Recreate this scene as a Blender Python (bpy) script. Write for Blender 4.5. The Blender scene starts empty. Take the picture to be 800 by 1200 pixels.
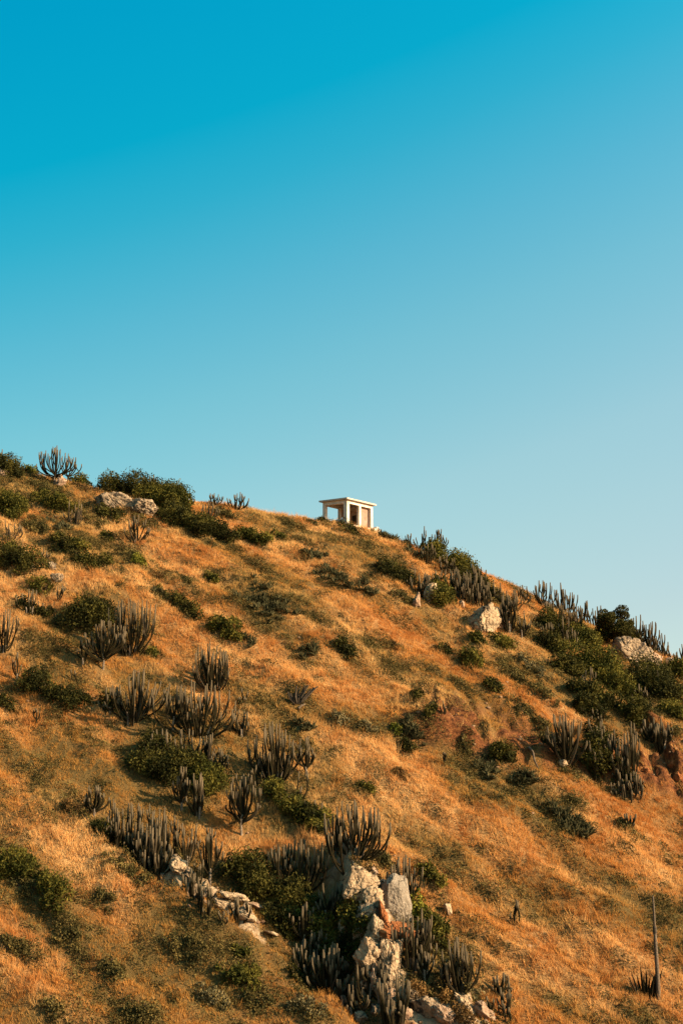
import bpy, math, random
import numpy as np
from mathutils import Vector, Matrix

# ------------------------------------------------------------------ camera, sky, sun, exposure
sc = bpy.context.scene
COL = sc.collection
F = 1700.0                                   # focal length in photo pixels (800 x 1200)
TH = math.atan(400 / F)                      # upward pitch
cam = bpy.data.cameras.new("camera")
cam.sensor_fit = 'VERTICAL'; cam.sensor_height = 36.0; cam.lens = F / 1200 * 36.0
cam.clip_start = 0.5; cam.clip_end = 12000
cob = bpy.data.objects.new("camera", cam); COL.objects.link(cob)
cob.rotation_euler = (math.pi / 2 + TH, 0, 0)
sc.camera = cob

SUN = Vector((0.84, -0.34, 0.40)).normalized()      # direction towards the sun
world = bpy.data.worlds.new("World"); sc.world = world; world.use_nodes = True
wn = world.node_tree; bg = wn.nodes['Background']; bg.inputs[1].default_value = 0.084
sky = wn.nodes.new('ShaderNodeTexSky'); sky.sky_type = 'NISHITA'; sky.sun_disc = False
sky.sun_elevation = math.asin(SUN.z); sky.sun_rotation = math.atan2(SUN.x, SUN.y)
tc = wn.nodes.new('ShaderNodeTexCoord'); sx = wn.nodes.new('ShaderNodeSeparateXYZ')
wn.links.new(tc.outputs['Generated'], sx.inputs[0])
mm = wn.nodes.new('ShaderNodeMath'); mm.operation = 'MULTIPLY_ADD'
mm.inputs[1].default_value = -0.3
wn.links.new(sx.outputs[0], mm.inputs[0]); wn.links.new(sx.outputs[2], mm.inputs[2])
ramp = wn.nodes.new('ShaderNodeValToRGB')
stops = [(0.0, (.85, .78, .66)), (.10, (.895, .85, .705)), (.17, (.925, .975, .77)), (.228, (.91, 1.065, .835)), (.33, (.615, 1.15, .94)),
         (.39, (.40, 1.165, 1.01)), (.455, (.13, 1.20, 1.08)), (.50, (.012, 1.22, 1.14)), (.60, (0., 1.26, 1.29)), (.85, (.28, .42, .42))]
els = ramp.color_ramp.elements
els[0].position = stops[0][0]; els[0].color = (*stops[0][1], 1)
els[1].position = stops[-1][0]; els[1].color = (*stops[-1][1], 1)
for p, c in stops[1:-1]:
    e = els.new(p); e.color = (*c, 1)
wn.links.new(mm.outputs[0], ramp.inputs[0])
mx = wn.nodes.new('ShaderNodeMix'); mx.data_type = 'RGBA'; mx.blend_type = 'MULTIPLY'; mx.inputs[0].default_value = 1.0
wn.links.new(sky.outputs[0], mx.inputs[6]); wn.links.new(ramp.outputs[0], mx.inputs[7])
gn = wn.nodes.new('ShaderNodeMath'); gn.operation = 'MULTIPLY_ADD'; gn.inputs[1].default_value = .75; gn.inputs[2].default_value = 1.0
gc = wn.nodes.new('ShaderNodeClamp'); gc.inputs[1].default_value = .55; gc.inputs[2].default_value = 1.4
wn.links.new(sx.outputs[0], gn.inputs[0]); wn.links.new(gn.outputs[0], gc.inputs[0])
vm = wn.nodes.new('ShaderNodeVectorMath'); vm.operation = 'SCALE'          # sky brightens towards the sun's side
wn.links.new(mx.outputs[2], vm.inputs[0]); wn.links.new(gc.outputs[0], vm.inputs['Scale']); wn.links.new(vm.outputs[0], bg.inputs[0])

sl = bpy.data.lights.new("sun", 'SUN'); sl.energy = 5.0; sl.angle = math.radians(0.5); sl.color = (1.0, 0.775, 0.50)
so = bpy.data.objects.new("sun", sl); COL.objects.link(so)
so.rotation_euler = SUN.to_track_quat('Z', 'Y').to_euler()
sc.view_settings.view_transform = 'Standard'; sc.view_settings.look = 'None'
sc.view_settings.exposure = 1.25; sc.view_settings.gamma = 1.0
sc.cycles.max_bounces = 5; sc.cycles.diffuse_bounces = 3; sc.cycles.transparent_max_bounces = 4

# ------------------------------------------------------------------ small helpers
rng = np.random.default_rng(7)
random.seed(7)

_TAB = {}
def vnoise(x, y, seed):
    if seed not in _TAB: _TAB[seed] = np.random.default_rng(seed).random((256, 256))
    T = _TAB[seed]
    xi = np.floor(x).astype(int); yi = np.floor(y).astype(int)
    fx = x - xi; fy = y - yi
    fx = fx * fx * (3 - 2 * fx); fy = fy * fy * (3 - 2 * fy)
    a = T[xi & 255, yi & 255]; b = T[(xi + 1) & 255, yi & 255]
    c = T[xi & 255, (yi + 1) & 255]; d = T[(xi + 1) & 255, (yi + 1) & 255]
    return (a * (1 - fx) + b * fx) * (1 - fy) + (c * (1 - fx) + d * fx) * fy

def fbm(x, y, seed, o=4):
    s = 0; a = .5; t = 0
    for i in range(o):
        s = s + a * vnoise(x * 2 ** i + 17.3 * i, y * 2 ** i + 9.1 * i, seed + i); t += a; a *= .5
    return s / t

def sstep(a, b, x):
    t = np.clip((x - a) / (b - a), 0, 1); return t * t * (3 - 2 * t)

def ray(u, v):
    a = (u - 400) / F; b = (600 - v) / F
    return np.array([a, math.cos(TH) - b * math.sin(TH), math.sin(TH) + b * math.cos(TH)])

def depth(p): return p[1] * math.cos(TH) + p[2] * math.sin(TH)

# ------------------------------------------------------------------ the hill as a height function
YR0, KX, YB = 132.0, -0.16, 80.0
SIL = [(-260, 500), (-100, 535), (0, 545), (60, 562), (130, 574), (200, 584), (260, 592), (310, 600), (350, 606), (400, 613), (440, 622),
       (480, 638), (520, 653), (560, 668), (600, 684), (640, 708), (680, 728), (720, 744), (760, 762), (800, 774), (900, 812), (1050, 862)]
RX, RZ = [], []
for u, v in SIL:
    D = ray(u, v); t = YR0 / (D[1] - KX * D[0]); RX.append(t * D[0]); RZ.append(t * D[2])
RX = [-400, -120] + RX + [90, 140, 400]; RZ = [-15, 38] + RZ + [-6, -15, -15]
_gx = np.arange(-400, 400.1, .5); _gz = np.interp(_gx, RX, RZ)
_k = np.exp(-.5 * (np.arange(-6, 7) / 2.4) ** 2); _k /= _k.sum()
_gz = np.convolve(np.pad(_gz, 6, mode='edge'), _k, mode='valid')

def yr(x): return YR0 + KX * np.clip(x, -80, 80)

def base_h(x, y):
    zr = np.interp(x, _gx, _gz); Y = yr(x); d = Y - y
    zb = -8.7; L = Y - YB
    s = np.maximum((zr - zb) / (L - 3.15), .02)
    front = zr - s * (d - 3.15 * (1 - np.exp(-np.maximum(d, 0) / 7)))
    nd = np.maximum(-d, 0)
    back = zr - .35 * (nd - 3 * (1 - np.exp(-nd / 3)))
    z = np.where(d > 0, front, back)
    near = -1.7 - .2 * np.clip(y, -20, 66.5)
    z = np.where(y < 85, np.logaddexp(z / 1.2, near / 1.2) * 1.2, np.maximum(z, -15.0))
    return z

def hit(u, v, hf):
    D = ray(u, v); lo, hi, st = 55., 175., .8
    for _ in range(3):
        t = np.arange(lo, hi, st); g = t * D[2] - hf(t * D[0], t * D[1])
        k = np.nonzero(g < 0)[0]; i = k[0] if len(k) else int(np.argmin(g))
        tt = t[i]; lo, hi, st = tt - 1.5 * st, tt + st * .6, st / 8
    x, y = tt * D[0], tt * D[1]
    return np.array([x, y, float(hf(np.array([x]), np.array([y]))[0])])

def poly_of(px): return np.array([hit(u, v, base_h)[:2] for u, v in px])
SPUR = poly_of([(60, 925), (110, 985), (160, 1025), (205, 1052), (260, 1088), (330, 1122), (395, 1180), (440, 1240)])
CUT = poly_of([(430, 846), (500, 873), (560, 889), (620, 899), (680, 908), (740, 926), (800, 944), (880, 970)])
BANK = poly_of([(735, 852), (752, 866), (770, 882), (786, 904), (794, 932)])
RIB = poly_of([(404, 1026), (424, 1050), (438, 1075), (444, 1105), (446, 1145), (466, 1178), (505, 1196), (560, 1225)])
LIP = poly_of([(200, 1014), (222, 1034), (248, 1056), (275, 1068), (298, 1080)])
RIB2 = poly_of([(536, 1168), (552, 1186), (575, 1210)])
BANK2 = poly_of([(398, 975), (404, 1020), (414, 1075), (422, 1125), (428, 1175)])
PIT = hit(768, 892, base_h)[:2]
OUT = hit(440, 1100, base_h)[:2]

def sdist(P, x, y):
    best = np.full(x.shape, 1e9); sg = np.zeros(x.shape); al = np.zeros(x.shape); n = len(P) - 1
    for i in range(n):
        a, b = P[i], P[i + 1]; e = b - a; L2 = e @ e
        t = np.clip(((x - a[0]) * e[0] + (y - a[1]) * e[1]) / L2, 0, 1)
        dx = x - a[0] - t * e[0]; dy = y - a[1] - t * e[1]
        d = np.hypot(dx, dy); m = d < best
        cr = e[0] * (y - a[1]) - e[1] * (x - a[0])
        best = np.where(m, d, best); sg = np.where(m, np.sign(cr), sg); al = np.where(m, (i + t) / n, al)
    return best * sg, al          # positive on the uphill side of a line running left to right

_p0, _p1 = hit(350, 820, base_h)[:2], hit(500, 905, base_h)[:2]
SD = (_p1 - _p0) / np.linalg.norm(_p1 - _p0)          # the way the slope's streaks run
def along(x, y): return x * SD[0] + y * SD[1], -x * SD[1] + y * SD[0]

def cut_mask(x, y):
    t, a = sdist(CUT, x, y)
    return t, sstep(0.0, .16, a) * (1 - sstep(.97, 1., a))

def rock_mask(x, y):
    n = fbm(x * 1.1, y * 1.1, 161, 3)
    o = np.zeros(np.shape(x))
    for P, w in ((RIB, 1.15), (LIP, .6), (RIB2, .5)):
        t, a = sdist(P, x, y)
        o = np.maximum(o, 1 - sstep(w * .55, w * 1.1, np.abs(t) + 1.6 * (n - .5)))
    return o

def H(x, y):
    x = np.asarray(x, float); y = np.asarray(y, float)
    z = base_h(x, y)
    vis = sstep(72, 84, y) * (1 - sstep(150, 170, y)) * (1 - sstep(55, 75, np.abs(x)))
    t, a = sdist(SPUR, x, y)
    z = z - vis * 1.5 * sstep(0.0, 1.0, t) * np.exp(-np.maximum(t, 0) / 3.2) * sstep(.0, .18, a) * (1 - sstep(.9, 1, a))
    z = z + vis * .35 * np.exp(-(np.minimum(t, 0) / 2.0) ** 2) * (t < 0) * sstep(0, .2, a)
    t, c = cut_mask(x, y)
    rag = t - 1.0 * (fbm(x * .6, y * .6, 91, 3) - .5)
    z = z + vis * c * 1.5 * sstep(-.2, 1.4, rag) * np.exp(-np.maximum(t, 0) / 7)
    t, a = sdist(BANK2, x, y)
    z = z + vis * sstep(0, .3, a) * (1 - sstep(.85, 1, a)) * 1.9 * (sstep(-.9, .6, t + .6 * (fbm(x, y, 96, 2) - .5)) * np.exp(-np.maximum(t, 0) / 2.6) - .45 * np.exp(-((t + 2.2) / 2.0) ** 2) * (t < 0))
    t, a = sdist(BANK, x, y)
    z = z + vis * sstep(0, .3, a) * (1 - sstep(.9, 1, a)) * 1.0 * (sstep(-.3, .5, t + .3 * (fbm(x, y, 95, 2) - .5)) * np.exp(-np.maximum(t, 0) / 4.5) - .35 * np.exp(-(np.minimum(t, 0) / 1.2) ** 2) * (t < 0))
    t, c = cut_mask(x, y)
    z = z - vis * c * sstep(-.4, .8, t) * (1 - sstep(3, 6.5, t)) * (.50 * sstep(.35, .85, 1 - 3 * np.abs(fbm(x / 1.1, y / 3.4, 97, 2) - .5)) + .55 * (fbm(x / .7, y / .7, 99, 2) - .5))
    rk = rock_mask(x, y)
    z = z + vis * rk * (.35 + 1.5 * (np.abs(fbm(x * .8, y * .6, 163, 3) - .5)) + .8 * (fbm(x * 2.2, y * 2.2, 165, 2) - .5))
    p, q = along(x, y)
    ridge_fade = .35 + .65 * sstep(0, 8, np.abs(yr(x) - y))
    z = z + vis * ridge_fade * (1.5 * (fbm(p / 16, q / 7, 11, 3) - .5) + 1.15 * (fbm(p / 4.6, q / 2.0, 21, 3) - .5) + .46 * (fbm(p / 1.6, q / .75, 31, 2) - .5) + .75 * (fbm(p / 10, q / 1.5, 35, 2) - .5))
    return z

def at(u, v): return hit(u, v, H)

BLOBS = [(20, 590, 7, 1.), (90, 640, 6, .8), (150, 620, 5, .6), (230, 620, 5, .9), (50, 560, 6, 1.), (110, 570, 5, .7), (640, 760, 7, 1.), (740, 800, 8, 1.),
         (610, 800, 6, .9), (680, 830, 7, .9), (780, 850, 5, .8), (500, 690, 5, .8), (540, 740, 6, .6), (320, 1050, 6, 1.), (400, 1090, 5, 1.), (360, 1150, 5, .9),
         (300, 960, 5, .6), (500, 1080, 5, .8), (530, 1150, 4, .8), (200, 1120, 5, .7), (60, 1020, 5, .7), (140, 1020, 4, .7), (220, 900, 5, .7), (120, 700, 5, .7),
         (40, 710, 5, .7), (150, 830, 5, .6), (620, 1090, 7, .45), (700, 1180, 7, .45), (740, 1060, 7, .4), (90, 1130, 7, .6), (250, 1180, 5, .6), (420, 860, 5, .6)]
BLOBS = [(*hit(u, v, base_h)[:2], r_, s_) for u, v, r_, s_ in BLOBS]
def blobs(x, y):
    o = np.zeros(np.shape(x))
    for bx, by, r_, s_ in BLOBS: o = np.maximum(o, s_ * np.exp(-((x - bx) ** 2 + (y - by) ** 2) / (r_ * .75) ** 2))
    return o

# fields describing what grows where (species patches, not light)
def fields(x, y):
    p, q = along(x, y)
    pale = .6 * fbm(p / 11, q / 3.0, 41, 3) + .4 * fbm(p / 9, q / 1.2, 43, 2)
    olive = fbm(p / 8 + 40, q / 3.4, 51, 4)
    t, c = cut_mask(x, y)
    n = fbm(x / 1.5, y / 1.5, 61, 4)
    bl = blobs(x, y)
    up = sstep(6, 38, H(x, y) - .0 * x)                     # drier grass towards the crest
    pale = np.clip((pale - .5) * 5.0 + .42 + .55 * (up - .40), 0, 1)
    olive = np.clip((olive - .5) * 4.5 + .34 - .22 * (up - .4) + .55 * bl, 0, 1)
    red = c * sstep(-.5, .6, t) * (1 - sstep(2.2, 6.5, t)) * sstep(.30, .48, n)
    t2, a2 = sdist(BANK, x, y)
    red = np.maximum(red, sstep(.1, .4, a2) * (1 - sstep(.95, 1, a2)) * np.exp(-((t2 - .2) / 1.3) ** 2) * sstep(.3, .45, n))
    t2, a2 = sdist(SPUR, x, y)
    red = np.maximum(red, .7 * np.exp(-((t2 - .8) / 1.3) ** 2) * sstep(.3, .5, a2) * sstep(.45, .6, n))
    r2 = ((x - OUT[0]) / 2.2) ** 2 + ((y - OUT[1]) / 4.5) ** 2
    red = np.maximum(red, .75 * np.exp(-r2) * sstep(.42, .6, n))
    red = np.maximum(red, 0)
    return pale, olive, np.clip(red, 0, 1)

# ------------------------------------------------------------------ materials
def nodes(name):
    m = bpy.data.materials.new(name); m.use_nodes = True
    nt = m.node_tree; b = nt.nodes['Principled BSDF']
    b.inputs['Specular IOR Level'].default_value = .15; b.inputs['Roughness'].default_value = .9
    return m, nt, b

def nd(nt, t, **kw):
    n = nt.nodes.new(t)
    for k, v in kw.items(): setattr(n, k, v)
    return n

def attr(nt, name):
    n = nd(nt, 'ShaderNodeAttribute', attribute_name=name); return n.outputs['Fac']

def mixc(nt, fac, a, b, mode='MIX'):
    n = nd(nt, 'ShaderNodeMix', data_type='RGBA', blend_type=mode)
    for i, v in ((0, fac), (6, a), (7, b)):
        if isinstance(v, (int, float)): n.inputs[i].default_value = v
        elif isinstance(v, tuple): n.inputs[i].default_value = (*v, 1)
        else: nt.links.new(v, n.inputs[i])
    return n.outputs[2]

def noise(nt, scale, detail=4, rough=.6, coord=None, dist=0):
    n = nd(nt, 'ShaderNodeTexNoise'); n.inputs['Scale'].default_value = scale
    n.inputs['Detail'].default_value = detail; n.inputs['Roughness'].default_value = rough; n.inputs['Distortion'].default_value = dist
    if coord is None: coord = nd(nt, 'ShaderNodeNewGeometry').outputs['Position']
    nt.links.new(coord, n.inputs['Vector']); return n.outputs['Fac']

def rmp(nt, fac, *st):
    n = nd(nt, 'ShaderNodeValToRGB'); e = n.color_ramp.elements
    e[0].position, e[0].color = st[0][0], (*st[0][1], 1); e[1].position, e[1].color = st[-1][0], (*st[-1][1], 1)
    for p, c in st[1:-1]:
        k = e.new(p); k.color = (*c, 1)
    nt.links.new(fac, n.inputs[0]); return n.outputs[0]

def bump(nt, b, h, strength, dist):
    n = nd(nt, 'ShaderNodeBump'); n.inputs['Strength'].default_value = strength; n.inputs['Distance'].default_value = dist
    nt.links.new(h, n.inputs['Height']); nt.links.new(n.outputs[0], b.inputs['Normal'])

GOLD, PALE, RUST, OLIVE = (.56, .245, .062), (.79, .47, .185), (.43, .155, .040), (.31, .18, .042)

def leafy(nt, b, color, trans):
    """diffuse leaf that lets some light through"""
    out = nt.nodes['Material Output']
    nt.links.new(color, b.inputs['Base Color'])
    tr = nd(nt, 'ShaderNodeBsdfTranslucent'); nt.links.new(color, tr.inputs[0])
    ms = nd(nt, 'ShaderNodeMixShader'); ms.inputs[0].default_value = trans
    nt.links.new(b.outputs[0], ms.inputs[1]); nt.links.new(tr.outputs[0], ms.inputs[2]); nt.links.new(ms.outputs[0], out.inputs[0])

def grass_mat():
    m, nt, b = nodes("dry_grass_blades")
    b.inputs['Specular IOR Level'].default_value = .05
    c = mixc(nt, attr(nt, 'pale'), GOLD, PALE)
    c = mixc(nt, attr(nt, 'rust'), c, RUST)
    c = mixc(nt, attr(nt, 'olive'), c, OLIVE)
    leafy(nt, b, c, .40); return m

def ground_mat():
    m, nt, b = nodes("hill_soil")
    n1 = noise(nt, 1.6, 6); n2 = noise(nt, 9, 4)
    soil = rmp(nt, n1, (.3, (.12, .058, .022)), (.5, (.22, .10, .034)), (.7, (.32, .15, .05)))
    straw = mixc(nt, attr(nt, 'pale'), (.33, .142, .042), (.48, .26, .10))
    c = mixc(nt, rmp(nt, n2, (.35, (0, 0, 0)), (.6, (1, 1, 1))), soil, straw)
    c = mixc(nt, attr(nt, 'olive'), c, (.13, .078, .024))
    redc = rmp(nt, noise(nt, 3.5, 6, .7), (.34, (.035, .013, .006)), (.5, (.15, .048, .014)), (.68, (.27, .105, .032)))
    c = mixc(nt, attr(nt, 'red'), c, redc)
    rc = rmp(nt, noise(nt, 1.3, 8, .7, dist=.8), (.30, (.035, .026, .018)), (.42, (.24, .155, .09)), (.55, (.46, .315, .19)), (.72, (.32, .20, .115)))
    c = mixc(nt, attr(nt, 'rock'), c, rc)
    nt.links.new(c, b.inputs['Base Color'])
    bump(nt, b, noise(nt, 4, 8, .7), .8, .35); return m

def foliage_mat(name, c0, c1, trans=.22):
    m, nt, b = nodes(name); b.inputs['Roughness'].default_value = .75; b.inputs['Specular IOR Level'].default_value = .05
    c = mixc(nt, attr(nt, 'tint'), c0, c1); leafy(nt, b, c, trans); return m

def rock_mat(name, light, mid, dark, stain):
    m, nt, b = nodes(name); b.inputs['Roughness'].default_value = .85
    n1 = noise(nt, 1.1, 8, .65, dist=.6); n2 = noise(nt, 4.5, 6, .7); n3 = noise(nt, .9, 5, .7, dist=1.2)
    c = rmp(nt, n1, (.33, mid), (.5, light), (.68, mid))
    c = mixc(nt, rmp(nt, n2, (.42, (0, 0, 0)), (.72, (1, 1, 1))), c, mid)
    st = rmp(nt, n3, (stain, (0, 0, 0)), (stain + .06, (1, 1, 1)))
    c = mixc(nt, st, c, dark)
    v = nd(nt, 'ShaderNodeTexVoronoi', feature='DISTANCE_TO_EDGE'); v.inputs['Scale'].default_value = .55
    w = nd(nt, 'ShaderNodeVectorMath', operation='MULTIPLY_ADD')
    g = nd(nt, 'ShaderNodeNewGeometry'); nn = nd(nt, 'ShaderNodeTexNoise'); nn.inputs['Scale'].default_value = 1.5
    nt.links.new(g.outputs['Position'], nn.inputs['Vector']); nt.links.new(nn.outputs['Color'], w.inputs[0])
    w.inputs[1].default_value = (.9, .9, .9); nt.links.new(g.outputs['Position'], w.inputs[2]); nt.links.new(w.outputs[0], v.inputs['Vector'])
    cr = rmp(nt, v.outputs['Distance'], (.0, (1, 1, 1)), (.035, (0, 0, 0)))
    c = mixc(nt, cr, c, tuple(x * .4 for x in mid))
    nt.links.new(c, b.inputs['Base Color'])
    bump(nt, b, n2, .9, .25); return m

def plain_mat(name, c0, c1, scale=5, rough=.8, bmp=.2):
    m, nt, b = nodes(name); b.inputs['Roughness'].default_value = rough
    n = noise(nt, scale, 5, .65); nt.links.new(rmp(nt, n, (.35, c0), (.65, c1)), b.inputs['Base Color'])
    bump(nt, b, n, bmp, .03); return m

def cactus_mat(name, skin0, skin1, spine, tip):
    m, nt, b = nodes(name); b.inputs['Roughness'].default_value = .8; b.inputs['Specular IOR Level'].default_value = .04
    c = rmp(nt, noise(nt, 3.0, 4), (.35, skin0), (.65, skin1))
    oi = nd(nt, 'ShaderNodeObjectInfo')
    c = mixc(nt, rmp(nt, oi.outputs['Random'], (.2, (0, 0, 0)), (.9, (.8, .8, .8))), c, (.0145, .0150, .0045))
    c = mixc(nt, attr(nt, 'rib'), c, spine)
    c = mixc(nt, rmp(nt, oi.outputs['Random'], (.86, (0, 0, 0)), (.9, (.75, .75, .75))), c, (.060, .042, .026))
    c = mixc(nt, attr(nt, 'tip'), c, tip)
    nt.links.new(c, b.inputs['Base Color']); return m

M = dict(
    grass=grass_mat(), ground=ground_mat(),
    stem=cactus_mat("cactus_skin", (.0062, .0052, .0022), (.0145, .0115, .0048), (.030, .0205, .0095), (.13, .094, .056)),
    trunk=plain_mat("cactus_wood", (.07, .05, .035), (.22, .16, .11), 8),
    dark=foliage_mat("dark_leaves", (.022, .0215, .006), (.085, .070, .015)),
    mid=foliage_mat("green_leaves", (.040, .040, .008), (.140, .112, .020)),
    yellow=foliage_mat("yellow_leaves", (.075, .085, .013), (.20, .175, .025)),
    olive=foliage_mat("olive_leaves", (.060, .050, .017), (.165, .115, .036)),
    brown=foliage_mat("brown_leaves", (.085, .048, .018), (.24, .125, .040)),
    grey=foliage_mat("grey_leaves", (.10, .085, .042), (.235, .175, .080)),
    agave=foliage_mat("agave_leaves", (.022, .024, .010), (.125, .105, .050), .08),
    scrub=foliage_mat("scrub_leaves", (.036, .028, .009), (.185, .130, .042)),
    white=rock_mat("pale_granite", (.54, .375, .23), (.30, .19, .105), (.035, .027, .02), .555),
    pink=rock_mat("pink_granite", (.47, .30, .195), (.28, .17, .105), (.09, .065, .05), .62),
    slab=rock_mat("grey_granite", (.30, .235, .175), (.23, .175, .125), (.10, .08, .06), .66),
    orange=rock_mat("rusty_rock", (.38, .135, .045), (.24, .075, .026), (.07, .035, .025), .6),
    rubble=rock_mat("weathered_rock", (.40, .28, .18), (.22, .145, .085), (.05, .04, .032), .54),
    plaster=plain_mat("white_plaster", (.54, .435, .345), (.74, .63, .52), 2.0, .8),
    inner=plain_mat("stained_plaster", (.42, .27, .19), (.60, .42, .31), 2.2, .8),
    clods=plain_mat("earthy_stone", (.13, .062, .030), (.30, .19, .115), .8, .9),
    mud=plain_mat("mud_render", (.24, .140, .100), (.34, .215, .160), 2.6, .9),
    concrete=plain_mat("roof_concrete", (.36, .29, .235), (.54, .45, .37), 4, .8),
    wood=plain_mat("bleached_wood", (.055, .038, .025), (.15, .105, .07), 12),
    darkwood=plain_mat("dark_wood", (.030, .022, .016), (.085, .06, .04), 10),
)

# ------------------------------------------------------------------ mesh builders
def mesh(name, V, Fs, mat, attrs=None, smooth=False):
    me = bpy.data.meshes.new(name)
    V = np.asarray(V, np.float32)
    if isinstance(Fs, np.ndarray):
        n, k = Fs.shape
        me.vertices.add(len(V)); me.vertices.foreach_set('co', V.ravel())
        me.loops.add(n * k); me.loops.foreach_set('vertex_index', Fs.astype(np.int32).ravel())
        me.polygons.add(n); me.polygons.foreach_set('loop_start', np.arange(0, n * k, k, dtype=np.int32))
        me.update(calc_edges=True)
    else:
        me.from_pydata(V.tolist(), [], [tuple(f) for f in Fs])
    for k, v in (attrs or {}).items():
        a = me.attributes.new(k, 'FLOAT', 'POINT'); a.data.foreach_set('value', np.asarray(v, np.float32))
    if smooth: me.polygons.foreach_set('use_smooth', np.ones(len(me.polygons), bool))
    me.materials.append(mat); return me

def obj(name, me, parent=None, loc=(0, 0, 0)):
    o = bpy.data.objects.new(name, me); COL.objects.link(o); o.location = loc
    if parent: o.parent = parent
    return o

def tag(o, label=None, cat=None, group=None, kind=None):
    if label: o['label'] = label
    if cat: o['category'] = cat
    if group: o['group'] = group
    if kind: o['kind'] = kind
    return o

def thing(name, loc, label, cat, group=None, rz=0):
    o = bpy.data.objects.new(name, None); o.empty_display_size = .3; COL.objects.link(o)
    o.location = loc; o.rotation_euler = (0, 0, rz)
    return tag(o, label, cat, group)

class MB:
    """collects boxes and tubes into one mesh"""
    def __init__(s): s.V = []; s.F = []; s.A = {}
    def add(s, V, Fs, **at):
        n = len(s.V); s.V += [tuple(v) for v in V]; s.F += [tuple(i + n for i in f) for f in Fs]
        for k, v in at.items(): s.A.setdefault(k, []).extend(list(v))
    def box(s, x0, y0, z0, x1, y1, z1, dz=(0, 0, 0, 0)):
        V = [(x0, y0, z0), (x1, y0, z0), (x1, y1, z0), (x0, y1, z0), (x0, y0, z1 + dz[0]), (x1, y0, z1 + dz[1]), (x1, y1, z1 + dz[2]), (x0, y1, z1 + dz[3])]
        s.add(V, [(3, 2, 1, 0), (4, 5, 6, 7), (0, 1, 5, 4), (1, 2, 6, 5), (2, 3, 7, 6), (3, 0, 4, 7)])
    def tube(s, P, R, ribs=6, star=.68, tipz=.0, sides=None):
        P = [Vector(p) for p in P]; n = len(P); k = ribs * 2 if sides is None else sides
        V = []; rib = []; tip = []
        for i, p in enumerate(P):
            d = (P[min(i + 1, n - 1)] - P[max(i - 1, 0)]).normalized()
            a = d.orthogonal().normalized() if i == 0 else (a - d * a.dot(d)).normalized()
            b = d.cross(a)
            for j in range(k):
                an = 2 * math.pi * j / k; r = R[i] * (star if (j % 2 and sides is None) else 1)
                V.append(p + a * math.cos(an) * r + b * math.sin(an) * r)
                rib.append(0. if (j % 2 or sides) else 1.); tip.append(1. if (tipz and i >= n - 2) else 0.)
        V.append(P[-1] + d * R[-1] * .6); rib.append(.5); tip.append(1. if tipz else 0.)
        Fs = [(i * k + j, i * k + (j + 1) % k, (i + 1) * k + (j + 1) % k, (i + 1) * k + j) for i in range(n - 1) for j in range(k)]
        Fs += [((n - 1) * k + j, (n - 1) * k + (j + 1) % k, n * k) for j in range(k)]
        s.add(V, Fs, rib=rib, tip=tip)
    def build(s, name, mat, parent=None, smooth=False, loc=(0, 0, 0)):
        me = mesh(name, s.V, s.F, mat, s.A, smooth); return obj(name, me, parent, loc)

# ------------------------------------------------------------------ ground sheet
def axis(lo, hi, step, far):
    c = np.arange(lo, hi + .001, step); g = []; s = step; v = hi
    while v < far: s *= 1.25; v += s; g.append(v)
    h = []; s = step; v = lo
    while v > -far: s *= 1.25; v -= s; h.append(v)
    return np.array(h[::-1] + list(c) + g)
gx = axis(-46, 44, .22, 4000); gy = axis(70, 148, .22, 4000)
X, Y = np.meshgrid(gx, gy); nx, ny = len(gx), len(gy)
xf, yf = X.ravel(), Y.ravel(); zf = H(xf, yf)
pa, ol, rd = fields(xf, yf); rkm = rock_mask(xf, yf)
idx = np.arange(nx * ny).reshape(ny, nx)
q = np.stack([idx[:-1, :-1], idx[:-1, 1:], idx[1:, 1:], idx[1:, :-1]], -1).reshape(-1, 4)
go = obj("hill", mesh("hill", np.stack([xf, yf, zf], 1), q, M['ground'], dict(pale=pa, olive=ol, red=rd, rock=rkm), True))
go['kind'] = 'structure'

# ------------------------------------------------------------------ plants: shared leaf cloud
def leaf_quads(C, size, N=None, flat=.0, r=rng):
    """diamond leaves at points C; returns V, F"""
    n = len(C)
    d = r.normal(size=(n, 3)); d[:, 2] = np.abs(d[:, 2]) * .8 + .25
    d /= np.linalg.norm(d, axis=1)[:, None]
    e = np.cross(d, r.normal(size=(n, 3))); e /= np.linalg.norm(e, axis=1)[:, None] + 1e-9
    s = size * (.6 + .8 * r.random(n))[:, None]
    V = np.stack([C - d * s * .5, C + e * s * .27, C + d * s * .6, C - e * s * .27], 1).reshape(-1, 3)
    return V, np.arange(n * 4).reshape(n, 4)

TAKEN = []          # (x, y, r) where grass should thin out

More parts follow.
